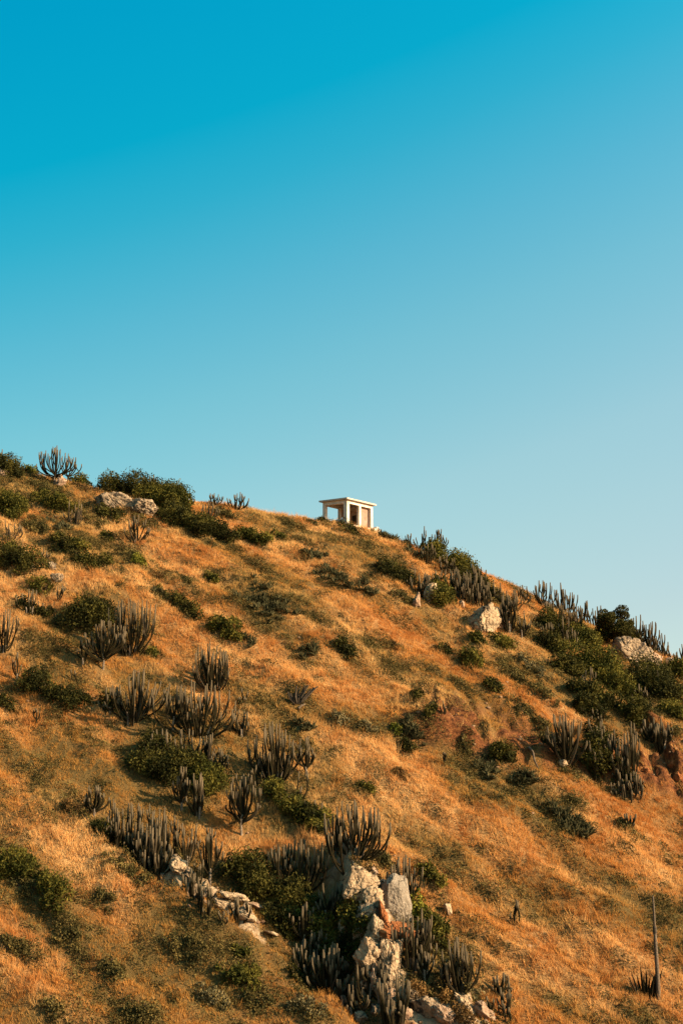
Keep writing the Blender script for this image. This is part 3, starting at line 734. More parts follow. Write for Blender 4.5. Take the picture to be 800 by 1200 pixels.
# ------------------------------------------------------------------ cacti: u, v of the foot, height, width (photo pixels), growth, stems, label, lean
CACTI = [
 (64, 568, 48, 46, 'C', 17, 'tall branching cactus silhouetted on the highest crest', 0),
 (80, 560, 36, 26, 'C', 5, 'thin armed cactus beside the tall crest cactus', .15),
 (1, 536, 22, 12, 'C', 4, 'small skyline cactus cut by the picture edge', 0),
 (152, 572, 16, 20, 'F', 7, 'short cactus tips rising from the crest bush above the tan rock face', 0),
 (178, 575, 22, 26, 'F', 9, 'cactus cluster on the crest bush above the brown rock', 0),
 (88, 614, 28, 27, 'F', 9, 'dark cactus between the tan rock face and the upper slope', 0),
 (161, 634, 30, 32, 'O', 11, 'spreading cactus below the brown weathered rock', 0),
 (14, 631, 24, 26, 'F', 6, 'few stemmed cactus over the dark bush on the upper slope', 0),
 (53, 661, 20, 14, 'F', 5, 'small dark cactus beside the upper grey rock', 0),
 (222, 592, 20, 16, 'F', 7, 'dark skyline cactus at the end of the big crest thicket', 0),
 (252, 592, 15, 20, 'F', 8, 'low skyline cactus uphill of the rounded one', 0),
 (277, 596, 19, 28, 'F', 14, 'rounded dense cactus alone on the bare crest line', 0),
 (246, 612, 26, 22, 'C', 6, 'pale stemmed cactus inside the big crest thicket', 0),
 (443, 622, 11, 9, 'F', 4, 'tiny spiky cactus against the sky beside the pavilion', .2),
 (488, 632, 25, 24, 'F', 8, 'upright skyline cactus first downhill from the pavilion', 0),
 (512, 645, 32, 26, 'C', 10, 'branching skyline cactus second downhill from the pavilion', 0),
 (493, 698, 34, 27, 'R', 15, 'dark dense cactus standing over the pointed pale rock', 0),
 (530, 694, 30, 22, 'R', 11, 'first of the packed dark cacti below the crest bush', 0),
 (548, 708, 40, 30, 'R', 17, 'tallest of the packed dark cacti below the crest bush', 0),
 (567, 710, 32, 22, 'R', 11, 'cactus behind the large pale angular rock', 0),
 (516, 692, 24, 20, 'R', 9, 'short dark cactus before the green bush between pale rocks', 0),
 (538, 700, 34, 20, 'F', 12, 'leaning cactus amid the packed cacti below the crest', .05),
 (556, 700, 38, 24, 'R', 13, 'second tallest of the packed dark cacti below the crest', 0),
 (580, 705, 26, 18, 'R', 9, 'dark cactus on the skyline behind the pinkish block', 0),
 (603, 716, 26, 16, 'F', 8, 'bushy dark cactus on the skyline past the pale rock', 0),
 (672, 735, 30, 24, 'R', 11, 'dark cactus in the dip between skyline cacti and tree', 0),
 (650, 730, 26, 20, 'R', 9, 'dark stems under the tall spreading skyline cactus', 0),
 (178, 990, 44, 24, 'R', 9, 'back row cactus of the long cactus bank', 0),
 (596, 738, 48, 20, 'F', 11, 'tall narrow cactus just downhill of the large pale rock', 0),
 (612, 745, 30, 18, 'O', 7, 'drooping cactus below the tall narrow one on the slope', .1),
 (637, 711, 32, 24, 'F', 9, 'neat upright skyline cactus standing apart on the crest', 0),
 (662, 718, 37, 28, 'F', 13, 'tall spreading skyline cactus next to the neat upright one', 0),
 (682, 722, 26, 18, 'F', 9, 'shorter skyline cactus before the round dark tree', 0),
 (667, 762, 38, 20, 'R', 8, 'grey stemmed cactus in the thicket below the skyline cacti', 0),
 (705, 752, 28, 14, 'R', 6, 'pale stems at the foot of the round dark tree', 0),
 (730, 750, 24, 20, 'R', 8, 'cactus stems downhill side of the round dark tree', 0),
 (748, 758, 38, 22, 'F', 12, 'first cactus of the row descending the crest past the tree', 0),
 (762, 764, 38, 22, 'F', 13, 'middle cactus of the row descending the crest past the tree', 0),
 (775, 770, 30, 22, 'F', 10, 'last cactus of the row descending the crest past the tree', 0),
 (797, 766, 20, 12, 'F', 5, 'lone skyline cactus at the picture edge on the low crest', 0),
 (728, 816, 24, 14, 'F', 5, 'thin pale cactus in the thicket below the tan boulder', 0),
 (750, 826, 26, 16, 'O', 6, 'reddish cactus stems in the thicket below the tan boulder', 0),
 (4, 763, 50, 26, 'F', 10, 'large cactus cut by the edge beside pale grass', 0),
 (20, 798, 36, 14, 'C', 4, 'slender cactus just below the large edge cactus', 0),
 (35, 718, 30, 30, 'F', 8, 'few tall stems rising from dark brush on the upper slope', 0),
 (68, 705, 20, 14, 'O', 4, 'small leaning cactus beside the dark brush of the upper slope', .2),
 (152, 764, 66, 52, 'F', 26, 'big dense cactus against the dark rounded bush', 0),
 (121, 784, 58, 46, 'C', 22, 'many armed candelabra cactus before the dark rounded bush', 0),
 (97, 779, 33, 15, 'C', 5, 'narrow cactus beside the many armed candelabra', 0),
 (158, 842, 58, 60, 'O', 26, 'wide fan cactus with long leaning stems', .06),
 (131, 836, 34, 20, 'O', 7, 'low dark stems beside the wide fan cactus', -.1),
 (41, 802, 16, 12, 'F', 3, 'two small stems at the edge of the dark green bush', 0),
 (88, 797, 14, 14, 'F', 3, 'short stems behind the dark green bush', 0),
 (43, 848, 24, 9, 'C', 3, 'tiny lone cactus below the dark green bush', 0),
 (187, 884, 30, 26, 'F', 9, 'thin stems beside the broad dark thicket', 0),
 (252, 806, 52, 44, 'F', 24, 'dense rounded cactus casting a dark patch on the grass', -.05),
 (233, 860, 62, 74, 'F', 30, 'broad many stemmed cactus below the dense rounded one', 0),
 (203, 858, 58, 26, 'C', 6, 'tall single spire beside the broad many stemmed cactus', 0),
 (282, 826, 20, 15, 'F', 5, 'small cactus beside the broad many stemmed one', 0),
 (284, 862, 32, 18, 'F', 6, 'small upright cactus between two large clumps', 0),
 (273, 858, 20, 10, 'F', 4, 'shortest cactus between two large clumps', 0),
 (322, 912, 66, 54, 'F', 30, 'large vase shaped cactus at the centre of the slope', 0),
 (358, 910, 46, 22, 'C', 8, 'slim branching cactus next to the vase shaped one', 0),
 (300, 920, 22, 16, 'F', 6, 'small dark cactus below the vase shaped one', 0),
 (216, 892, 40, 34, 'F', 11, 'stems standing behind the broad dark thicket', 0),
 (244, 896, 36, 24, 'F', 9, 'stems at the uphill end of the broad dark thicket', 0),
 (258, 905, 26, 22, 'O', 7, 'dry reddish stems at the downhill end of the thicket', 0),
 (213, 949, 50, 22, 'C', 8, 'upright cactus below the broad dark thicket', 0),
 (233, 954, 48, 20, 'F', 8, 'second upright cactus below the broad dark thicket', 0),
 (110, 956, 36, 32, 'C', 11, 'branching cactus at the top of the long cactus bank', 0),
 (133, 985, 46, 26, 'R', 13, 'uppermost of the crowded cacti in the long cactus bank', 0),
 (150, 1002, 58, 34, 'R', 18, 'crowded cactus second in the long cactus bank', 0),
 (172, 1018, 66, 36, 'R', 20, 'tallest crowded cactus in the long cactus bank', 0),
 (187, 1032, 62, 28, 'F', 15, 'lowest cactus of the long cactus bank', 0),
 (200, 1000, 46, 22, 'R', 7, 'straight stems behind the long cactus bank', 0),
 (219, 1012, 46, 22, 'F', 7, 'tall stemmed cactus above the white lip rock', 0),
 (246, 1037, 66, 28, 'C', 7, 'classic armed cactus on bare red earth', 0),
 (226, 1048, 32, 24, 'R', 8, 'low cactus hugging the stony lip', 0),
 (240, 1068, 38, 18, 'R', 7, 'dark cactus hanging at the middle of the stony lip', 0),
 (280, 1078, 26, 26, 'F', 8, 'dark cactus standing before the cracked white rock', 0),
 (261, 1082, 18, 12, 'F', 4, 'small stems at the lower end of the stony lip', 0),
 (283, 978, 70, 42, 'C', 17, 'tall goblet shaped cactus alone on open grass', 0),
 (352, 937, 34, 12, 'F', 4, 'single thin stems over the long green bush', 0),
 (376, 958, 26, 12, 'F', 3, 'pair of straight stems at the end of the green bush', 0),
 (414, 1002, 62, 72, 'F', 30, 'wide spreading cactus above the central outcrop', .04),
 (394, 1004, 40, 22, 'C', 7, 'narrow cactus in front of the wide spreading one', 0),
 (433, 1012, 18, 14, 'F', 4, 'short pale stems on the uphill side of the outcrop', 0),
 (348, 1038, 54, 70, 'F', 28, 'wide dark cactus crowning the shaded thicket', 0),
 (385, 1076, 44, 44, 'O', 14, 'open fan cactus beside the cream upper boulder', .08),
 (473, 1054, 52, 34, 'F', 13, 'cactus standing behind the upright grey slab', 0),
 (482, 1132, 64, 42, 'F', 16, 'bowed cactus growing before the rusty block', .08),
 (500, 1128, 42, 20, 'F', 7, 'upright cactus below the yellow green bush', 0),
 (539, 1160, 60, 38, 'F', 18, 'dense cactus on the open slope below the white stone', 0),
 (525, 1150, 36, 16, 'F', 6, 'thin grey stems beside the dense open slope cactus', 0),
 (355, 1108, 50, 28, 'C', 6, 'tall pale stems lit against the dark thicket', 0),
 (356, 1140, 44, 30, 'O', 9, 'sparse pale stems at the foot of the thicket', 0),
 (386, 1158, 50, 56, 'O', 24, 'tangled low cactus below the lone slim white stone', 0),
 (431, 1162, 40, 34, 'F', 12, 'dark cactus pressed against the white rock face', 0),
 (464, 1199, 60, 36, 'R', 16, 'dark column cactus at the bottom edge of the outcrop', 0),
 (404, 1176, 34, 26, 'F', 9, 'dark cactus between tangled low cactus and twisted stems', 0),
 (446, 1172, 34, 22, 'F', 8, 'short cactus between white rock face and bottom column cactus', 0),
 (497, 1146, 30, 22, 'O', 9, 'spreading dark stems over the tawny rounded bush', 0),
 (372, 1122, 34, 26, 'F', 9, 'dark cactus in front of the green bush by the slim stone', 0),
 (700, 872, 30, 20, 'R', 8, 'dark stems behind the packed bank cacti', 0),
 (690, 806, 24, 16, 'F', 6, 'grey stems in the shade of the large green thicket', 0),
 (500, 660, 26, 22, 'F', 9, 'dark cactus below the branching skyline cactus by the pavilion', 0),
 (525, 672, 24, 20, 'F', 9, 'dark cactus rising from the sunlit crest bush', 0),
 (612, 706, 22, 18, 'F', 8, 'short dark cactus on the bare crest line before the neat upright one', 0),
 (697, 730, 28, 22, 'R', 10, 'dark skyline cactus touching the round dark tree', 0),
 (735, 742, 30, 20, 'R', 9, 'dark skyline cactus straight behind the tan boulder', 0),
 (786, 776, 20, 16, 'F', 7, 'short cactus behind the smallest pink rock of the crest', 0),
 (640, 752, 26, 20, 'R', 8, 'dark stems on the uphill edge of the large green thicket', 0),
 (414, 1190, 36, 34, 'O', 9, 'dark twisted stems over tawny grass at the bottom', .1),
 (586, 1166, 26, 28, 'O', 8, 'small spiky cactus among pink stones at the bottom', .1),
 (590, 1192, 36, 20, 'R', 6, 'straight dark stems below the small spiky cactus', 0),
 (572, 1185, 18, 10, 'F', 4, 'stubby cactus on the rounded pink rock', 0),
 (603, 1082, 28, 13, 'F', 4, 'tiny cactus alone on the lower grass slope', 0),
 (661, 886, 50, 46, 'O', 22, 'large open fan cactus on the top of the red bank', 0),
 (708, 900, 46, 34, 'R', 15, 'packed cactus stems along the red bank', 0),
 (733, 905, 54, 30, 'R', 16, 'tall dense cactus next to the dark hollow', 0),
 (738, 932, 28, 30, 'R', 13, 'low dense cactus at the foot of the red bank', 0),
 (720, 933, 16, 14, 'R', 6, 'short stems in front of the low dense bank cactus', 0),
 (760, 868, 28, 22, 'F', 9, 'grey fan cactus above the dark hollow', 0),
 (776, 878, 34, 20, 'F', 9, 'second grey fan cactus above the dark hollow', 0),
 (700, 848, 18, 14, 'F', 5, 'pale stems poking over the flat dark bush', 0),
 (735, 970, 18, 24, 'O', 8, 'sparse low cactus on the grass under the bank', 0),
 (520, 836, 16, 9, 'F', 3, 'tiny stems in the red scar of the middle slope', 0),
 (521, 896, 16, 8, 'C', 3, 'lone little stem in golden grass under the bank', 0),
]
for u, v, h, w, st, n, lab, ln in CACTI: cactus(u, v, h, w, st, n, lab, lean=ln)

# ------------------------------------------------------------------ shrubs: u, v (middle of foot), w, h, kind, run of foot, label
SHRUBS = [
 (62, 590, 50, 16, 'mid', (34, 16), 'low green brush across the slope under the tall crest cactus'),
 (40, 618, 36, 14, 'olive', (30, 12), 'olive brush above the large dark bush of the upper slope'),
 (110, 612, 30, 12, 'olive', (30, 12), 'olive brush in front of the broad tan rock face'),
 (150, 648, 26, 12, 'olive', (24, 12), 'olive brush below the spreading cactus'),
 (75, 640, 26, 10, 'dark', (18, 10), 'small dark brush uphill of the grey rocks'),
 (182, 590, 30, 22, 'mid', (14, 8), 'green bush over the brown weathered rock'),
 (262, 604, 30, 12, 'olive', (24, 10), 'olive brush under the rounded crest cactus'),
 (590, 700, 26, 10, 'olive', (26, 18), 'dry olive brush along the bare crest before the upright cactus'),
 (622, 716, 20, 9, 'brown', (20, 12), 'straw coloured brush on the crest under the upright cactus'),
 (640, 735, 24, 14, 'dark', None, 'dark bush right under the upright skyline cactus'),
 (740, 836, 40, 20, 'dark', (30, 14), 'dark thicket below the sunny green thicket'),
 (705, 822, 34, 18, 'dark', (26, 12), 'dark bush on the slope between the two green thickets'),
 (785, 838, 34, 20, 'mid', (24, 12), 'green brush at the edge under the big dark green bush'),
 (768, 800, 40, 20, 'dark', (26, 12), 'dark bush directly below the small pink rocks'),
 (670, 790, 34, 20, 'dark', (30, 18), 'dark lower flank of the large green thicket'),
 (128, 606, 30, 10, 'dark', (30, 8), 'low dark brush hiding the foot of the broad tan rock face'),
 (168, 612, 26, 10, 'olive', (24, 8), 'low olive brush hiding the foot of the brown weathered rock'),
 (12, 556, 46, 24, 'dark', None, 'dark rounded bush topping the crest at the picture edge'),
 (36, 546, 20, 12, 'yellow', None, 'small yellow green bush on the crest beside the tall cactus'),
 (94, 562, 26, 17, 'mid', None, 'green bush on the crest beyond the tall cactus'),
 (45, 572, 60, 18, 'olive', None, 'brownish brush under the tall crest cactus'),
 (16, 600, 44, 20, 'mid', (20, 14), 'green bush patch on the upper slope near the edge'),
 (105, 575, 44, 14, 'brown', None, 'tawny brush between crest cactus and tan rock face'),
 (155, 576, 74, 22, 'dark', (50, 8), 'long dark bush along the crest above the tan rock face'),
 (205, 594, 40, 24, 'mid', (18, 12), 'green hump of the big crest thicket'),
 (222, 618, 60, 22, 'dark', (56, 28), 'dark lower half of the big crest thicket'),
 (250, 628, 40, 16, 'dark', (40, 16), 'dark tail of the big crest thicket running downhill'),
 (196, 610, 26, 18, 'dark', None, 'dark bush between the brown rock and the crest thicket'),
 (295, 632, 34, 14, 'mid', (26, 12), 'loose green bush just below the bare crest'),
 (328, 632, 16, 10, 'mid', None, 'small green tuft bush below the bare crest'),
 (338, 613, 22, 8, 'olive', None, 'low olive bush on the crest uphill of the pavilion'),
 (364, 613, 18, 7, 'olive', None, 'low bush nearest the pavilion on its uphill side'),
 (376, 612, 8, 7, 'dark', None, 'tiny dark bush against the pavilion column'),
 (409, 622, 19, 12, 'dark', None, 'round dark bush growing against the pavilion front'),
 (22, 662, 54, 24, 'dark', (30, 12), 'large dark bush over the grey rocks of the upper slope'),
 (14, 646, 26, 14, 'yellow', None, 'yellow green top beside the large dark bush'),
 (48, 690, 26, 12, 'mid', (16, 10), 'green bush below the grey rocks'),
 (92, 642, 18, 16, 'mid', None, 'upper green bush on open straw grass'),
 (108, 660, 44, 16, 'dark', (36, 6), 'wide dark bush on open straw grass'),
 (163, 660, 17, 14, 'yellow', None, 'small yellow bush alone on straw grass'),
 (126, 631, 18, 9, 'mid', None, 'small bush under the tan rock face'),
 (186, 674, 20, 8, 'brown', None, 'brown tuft bush on pale grass'),
 (248, 680, 15, 12, 'mid', None, 'little green bush alone on pale grass'),
 (217, 680, 18, 11, 'olive', None, 'little olive bush uphill of the trailing green bushes'),
 (212, 712, 20, 13, 'dark', (44, 32), 'dark trailing bush strip on the pale slope'),
 (268, 744, 22, 18, 'mid', (32, 20), 'green bush strip below the agave bed'),
 (38, 716, 56, 14, 'dark', None, 'dark brush around tall stems on the upper slope'),
 (86, 735, 50, 14, 'olive', (30, 26), 'olive brush below the dark rounded bush'),
 (108, 730, 50, 34, 'dark', (26, 4), 'dark rounded bush behind the big dense cactus'),
 (68, 818, 60, 26, 'dark', None, 'dark green bush lying on golden grass'),
 (100, 822, 18, 10, 'dark', None, 'small dark bush beside the bush on golden grass'),
 (178, 768, 12, 10, 'mid', None, 'tiny green bush under the big dense cactus'),
 (132, 830, 32, 16, 'dark', None, 'dark bush at the foot of the wide fan cactus'),
 (8, 826, 28, 8, 'dark', None, 'low dark bush cut by the edge'),
 (195, 902, 76, 34, 'dark', (50, 14), 'broad dark thicket below the many stemmed cactus'),
 (236, 918, 50, 28, 'mid', (26, 18), 'greener end of the broad dark thicket'),
 (345, 952, 40, 22, 'mid', (60, 44), 'long green bush sloping through the centre'),
 (362, 966, 26, 18, 'dark', (28, 22), 'dark lower end of the long green bush'),
 (85, 948, 28, 18, 'brown', None, 'brown mound bush uphill of the cactus bank'),
 (116, 976, 36, 18, 'dark', (20, 22), 'dark brush at the foot of the upper cactus bank'),
 (150, 1022, 26, 14, 'olive', (50, 30), 'leafy olive fringe along the foot of the cactus bank'),
 (300, 1040, 46, 34, 'dark', (20, 30), 'dark thicket beside the stony lip'),
 (340, 1060, 60, 26, 'dark', (40, 16), 'shaded thicket under the wide dark cactus'),
 (332, 1090, 40, 26, 'dark', (20, 16), 'lowest dark hollow bush of the shaded thicket'),
 (372, 1094, 40, 22, 'mid', (24, 18), 'green bush beside the lone slim white stone'),
 (392, 1120, 40, 18, 'dark', (30, 14), 'dark brush around the small brown stone'),
 (350, 1150, 40, 14, 'dark', None, 'dark brush at the foot of sparse pale stems'),
 (418, 1090, 20, 24, 'mid', (14, 24), 'green brush leaning on the white stained boulder'),
 (450, 1012, 26, 18, 'olive', (20, 16), 'rounded tan green bush on the outcrop shoulder'),
 (432, 1024, 26, 10, 'brown', (24, 20), 'dry brown brush between the outcrop and its shoulder'),
 (502, 1028, 24, 14, 'mid', (28, 26), 'green bush behind the grey slab on open slope'),
 (487, 1072, 20, 20, 'yellow', (8, 18), 'bright yellow green bush touching the grey slab'),
 (512, 1092, 26, 18, 'mid', (16, 20), 'green bush next to the small white stone'),
 (520, 1122, 30, 18, 'olive', (22, 28), 'olive bush uphill of the dense open slope cactus'),
 (486, 1158, 32, 26, 'brown', (14, 30), 'tawny rounded bush beside the lowest white rock'),
 (515, 1165, 26, 18, 'brown', (18, 20), 'rusty brush between rocks at the bottom'),
 (540, 1194, 26, 26, 'brown', (14, 18), 'tawny grass bush before the pale rib'),
 (556, 1164, 24, 16, 'grey', None, 'grey green bush beside the dense open slope cactus'),
 (420, 1178, 30, 16, 'brown', None, 'rusty brush under dark twisted stems'),
 (408, 618, 10, 6, 'olive', None, 'low tuft under the round pavilion bush'),
 (466, 678, 36, 18, 'dark', (24, 14), 'dark bush uphill of the slim upright stone'),
 (508, 650, 26, 18, 'mid', (12, 12), 'green bush under the skyline cacti near the pavilion'),
 (535, 668, 34, 20, 'mid', (16, 12), 'sunlit green bush on the crest beyond the skyline cacti'),
 (516, 700, 26, 22, 'mid', (14, 20), 'green bush between the pale rocks'),
 (560, 690, 44, 18, 'dark', (30, 22), 'dark crest bush behind the packed cacti'),
 (588, 708, 20, 10, 'dark', None, 'dark bush behind the tall narrow cactus'),
 (471, 700, 20, 12, 'olive', (16, 12), 'olive bush below the dark bush'),
 (405, 763, 28, 15, 'dark', (12, 8), 'dark bush in the middle of golden grass'),
 (438, 758, 16, 10, 'olive', None, 'small olive bush beside the golden grass bush'),
 (462, 757, 18, 8, 'brown', None, 'dry brown bush on golden grass'),
 (524, 765, 18, 15, 'dark', None, 'round dark bush under the slope of pale rocks'),
 (553, 780, 20, 16, 'mid', (10, 10), 'green bush downhill of the round dark bush'),
 (560, 752, 20, 14, 'mid', None, 'green bush beneath the large pale rock'),
 (586, 756, 26, 13, 'mid', (18, 8), 'second green bush beneath the pinkish block'),
 (578, 808, 18, 14, 'dark', (10, 10), 'dark bush above the red scar'),
 (600, 790, 24, 12, 'olive', (24, 20), 'olive scrub uphill of the red scar'),
 (487, 816, 14, 14, 'dark', None, 'dark little bush over the red scar'),
 (504, 834, 11, 10, 'dark', None, 'second little bush in the red scar'),
 (400, 846, 32, 14, 'grey', None, 'pale grey domed bush on the middle slope'),
 (432, 853, 24, 8, 'grey', (18, 6), 'grey tuft beside the pale domed bush'),
 (463, 856, 16, 9, 'yellow', None, 'bright yellow tuft bush beside the agaves'),
 (478, 878, 18, 10, 'dark', (12, 8), 'small dark bush under the yellow tuft'),
 (469, 908, 20, 14, 'brown', None, 'dark brown bush on the lower golden slope'),
 (430, 926, 20, 13, 'mid', None, 'small green bush on the lower golden slope'),
 (545, 876, 18, 10, 'olive', (12, 8), 'olive bush at the foot of the red scar'),
 (588, 890, 20, 20, 'dark', None, 'dark bush beside the fallen log'),
 (668, 730, 36, 16, 'brown', None, 'shaded brush under the skyline cacti'),
 (650, 742, 36, 18, 'dark', (24, 18), 'dark brush on the uphill side of the crest thicket'),
 (684, 757, 36, 24, 'mid', (24, 20), 'green mass below the shorter skyline cactus'),
 (690, 788, 62, 32, 'mid', (50, 24), 'large green thicket uphill of the tan boulder'),
 (650, 765, 30, 18, 'dark', (20, 20), 'dark edge of the large green thicket'),
 (722, 812, 50, 26, 'mid', (40, 20), 'sunny green thicket below the tan boulder'),
 (775, 815, 54, 38, 'dark', (34, 20), 'big dark green bush at the edge below pink rocks'),
 (795, 790, 26, 22, 'mid', None, 'green bush cut by the edge beside the small pink rock'),
 (765, 836, 30, 14, 'olive', (30, 14), 'olive brush under the big dark green bush'),
 (738, 752, 30, 24, 'mid', (12, 8), 'green bush between the round tree and the cactus row'),
 (620, 838, 24, 13, 'olive', (36, 30), 'olive scrub along the top of the red bank'),
 (622, 780, 20, 11, 'grey', (20, 16), 'pale scrub on the slope under tall cacti'),
 (640, 815, 24, 13, 'olive', (26, 18), 'tawny olive bush in the dip above the red bank'),
 (682, 812, 28, 14, 'dark', (18, 10), 'small dark bush below the large green thicket'),
 (690, 834, 40, 18, 'dark', (24, 10), 'dark green bush above the flat dark bush'),
 (702, 866, 40, 22, 'dark', None, 'flat dark bush shading the packed bank cacti'),
 (700, 892, 32, 26, 'dark', (20, 10), 'dark brush between bank cacti'),
 (648, 872, 34, 26, 'olive', None, 'brushy base of the large open fan cactus'),
 (792, 858, 20, 12, 'olive', None, 'olive brush at the edge above the hollow'),
 (735, 918, 34, 10, 'dark', None, 'dark brush at the foot of the tall dense cactus'),
 (733, 971, 30, 14, 'olive', None, 'dark tuft around the sparse low cactus'),
 (672, 938, 14, 9, 'olive', None, 'small olive tuft below the red bank'),
 (667, 906, 24, 8, 'olive', None, 'low brush on the ledge of the red bank'),
 (22, 1020, 40, 24, 'mid', (30, 6), 'green bush at the edge of the lower slope'),
 (58, 1048, 24, 22, 'mid', (20, 30), 'green bush strip on the lower slope'),
 (30, 1042, 46, 18, 'olive', None, 'olive scrub between green lower slope bushes'),
 (124, 1054, 28, 12, 'olive', (22, 14), 'olive scrub patch on the lower spur'),
 (282, 1146, 40, 16, 'mid', (30, 12), 'green bush on the grass spur below the stony lip'),
 (282, 1118, 20, 12, 'mid', None, 'small green bush under the stony lip'),
 (215, 1112, 40, 16, 'olive', (36, 22), 'olive scrub under the stony lip'),
 (80, 1100, 34, 14, 'olive', (26, 10), 'olive mound on the bottom slope'),
 (135, 1140, 34, 16, 'olive', (24, 16), 'second olive mound on the bottom slope'),
 (165, 1190, 50, 20, 'olive', (30, 8), 'broad olive mound at the bottom edge'),
 (62, 1182, 28, 14, 'olive', None, 'small olive mound at the bottom edge'),
 (14, 1112, 30, 16, 'olive', (24, 12), 'olive mound cut by the picture edge'),
 (250, 1170, 40, 14, 'grey', (26, 14), 'grey green mound on the bottom spur'),
 (300, 1175, 34, 16, 'olive', (26, 14), 'dark olive mound on the bottom spur'),
 (360, 1180, 40, 14, 'grey', (26, 10), 'pale grey mound at the foot of the thicket'),
]
for u, v, w, h, kind, seg, lab in SHRUBS: shrub(u, v, w, h, kind, lab, seg, 'shrubs on the hillside')

# the one round-headed tree on the crest
def tree(u, v, w, h, label):
    a = at(u, v); k = depth(a) / F; r = np.random.default_rng(5); W, Hh = w * k, h * k
    root = thing('round_tree', a, label, 'tree')
    mb = MB(); mb.tube([(0, 0, -.3), (.05, 0, Hh * .3), (.0, 0, Hh * .55)], [.16, .12, .08], sides=8)
    for i in range(7):
        an = i * .9; mb.tube([(.03, 0, Hh * .25), (math.cos(an) * W * .15, math.sin(an) * W * .15, Hh * .5), (math.cos(an) * W * .36, math.sin(an) * W * .36, Hh * .68)], [.07, .05, .02], sides=5)
    mb.build('trunk', M['darkwood'], root)
    C = []
    for i in range(34):
        an = r.random() * 6.28; q_ = math.sqrt(r.random()); zz = r.random()
        p = np.array([math.cos(an) * q_ * W * .40, math.sin(an) * q_ * W * .36, Hh * (.20 + .62 * zz * (1 - .35 * q_ * q_))])
        s = W * r.uniform(.11, .18); n = 420
        g = r.normal(size=(n, 3)); g /= np.linalg.norm(g, axis=1)[:, None]
        C.append(p + g * s * (1 - .5 * r.random(n) ** 2)[:, None] * np.array([1, 1, .8]))
    C = np.concatenate(C); V, Fq = leaf_quads(C, .16, r=r)
    obj('crown', mesh('crown', V, Fq, M['dark'], dict(tint=np.repeat(np.clip(r.normal(.35, .3, len(C)), 0, 1), 4))), root)
tree(719, 758, 52, 58, 'round headed dark tree on the crest beside the cactus row')

# ------------------------------------------------------------------ agaves
AGAVES = [
 (310, 712, 70, 40, (40, 26), 70, 'largest grey green agave bed on the golden slope'),
 (370, 652, 26, 12, (26, 10), 16, 'upper agave bed below the pavilion'),
 (393, 678, 30, 22, (24, 22), 28, 'lower agave bed below the pavilion'),
 (460, 634, 20, 12, (36, 14), 22, 'agave strip on the crest just downhill of the pavilion'),
 (487, 652, 16, 12, (26, 14), 16, 'agave strip under the first skyline cactus'),
 (72, 618, 26, 12, (24, 12), 16, 'agaves between the dark cactus and the upper slope'),
 (452, 668, 22, 12, (18, 8), 14, 'agaves on the uphill side of the dark bush below the crest'),
 (430, 695, 22, 14, (26, 18), 16, 'loose agaves on the slope downhill of the agave beds'),
 (195, 702, 18, 12, (26, 20), 16, 'agaves mixed with the dark trailing bush strip'),
 (292, 752, 14, 10, (14, 10), 9, 'agaves at the end of the green bush strip'),
 (360, 766, 26, 12, None, 14, 'single agave tuft below the largest bed'),
 (358, 853, 22, 12, (16, 10), 10, 'grey agaves uphill of the slim branching cactus'),
 (484, 862, 28, 15, (18, 6), 18, 'agaves beside the bright yellow tuft bush'),
 (567, 898, 24, 16, (20, 20), 20, 'agaves at the foot of the red scar'),
 (614, 916, 26, 12, (22, 8), 16, 'agaves on grass beneath the fallen log'),
 (665, 964, 34, 18, (46, 36), 46, 'isolated dark agave bed on the lower open slope'),
 (118, 604, 14, 10, None, 9, 'agaves at the foot of the broad tan rock face'),
 (632, 738, 18, 8, None, 9, 'pale agaves under the neat upright skyline cactus'),
 (296, 628, 14, 8, None, 6, 'pale agaves inside the loose green bush'),
]
for u, v, w, h, seg, n, lab in AGAVES: agave_clump(u, v, w, h, lab, seg, n=n)

# ------------------------------------------------------------------ dead wood
def dead_stalk():
    a = at(771, 1170); k = depth(a) / F; Hh = 116 * k
    root = thing('dead_stalk', a, 'tall bare pole like dead stalk rising over the lower slope', 'dead stalk')
    def P(t): return (-.010 * Hh * t * t + .01 * math.sin(t * 9), 0, Hh * t)
    mb = MB(); T = [-.03, .1, .25, .4, .5, .58, .64]
    mb.tube([P(t) for t in T], [.14, .125, .118, .112, .106, .10, .096], sides=10); mb.build('lower_stem', M['wood'], root, True)
    mb = MB(); T = [.63, .66, .70]
    mb.tube([P(t) for t in T], [.115, .12, .095], sides=10); mb.build('joint', M['darkwood'], root, True)
    mb = MB(); T = [.69, .8, .9, .98, 1.0]
    mb.tube([P(t) for t in T], [.072, .066, .06, .052, .036], sides=9); mb.build('upper_stem', M['wood'], root, True)
dead_stalk()

def spiky(u, v, h, w, label, n=12):
    """dark pointed leaves fanning from one foot"""
    a = at(u, v); k = depth(a) / F; Hh, W = h * k, w * k; r = random.Random(3)
    root = thing('spiky_plant', a, label, 'spiky plant')
    for i in range(n):
        f = (i + .5) / n * 2 - 1; L = Hh * r.uniform(.6, 1.02) * (1 - .12 * abs(f)); y = r.uniform(-.25, .25)
        b = Vector((f * W * .22, y * .4, -.1)); t = Vector((f * W * .52, y, L))
        mb = MB(); m_ = b.lerp(t, .45) + Vector((0, 0, .03)); wd = .10 * r.uniform(.7, 1.15)
        mb.tube([b, b.lerp(t, .2), m_, b.lerp(t, .8), t], [wd * .7, wd, wd * .9, wd * .5, .012], ribs=3, star=.6)
        mb.build('leaf', M['stem'], root)
spiky(757, 1170, 39, 42, 'dark spiky plant at the foot of the tall dead stalk')

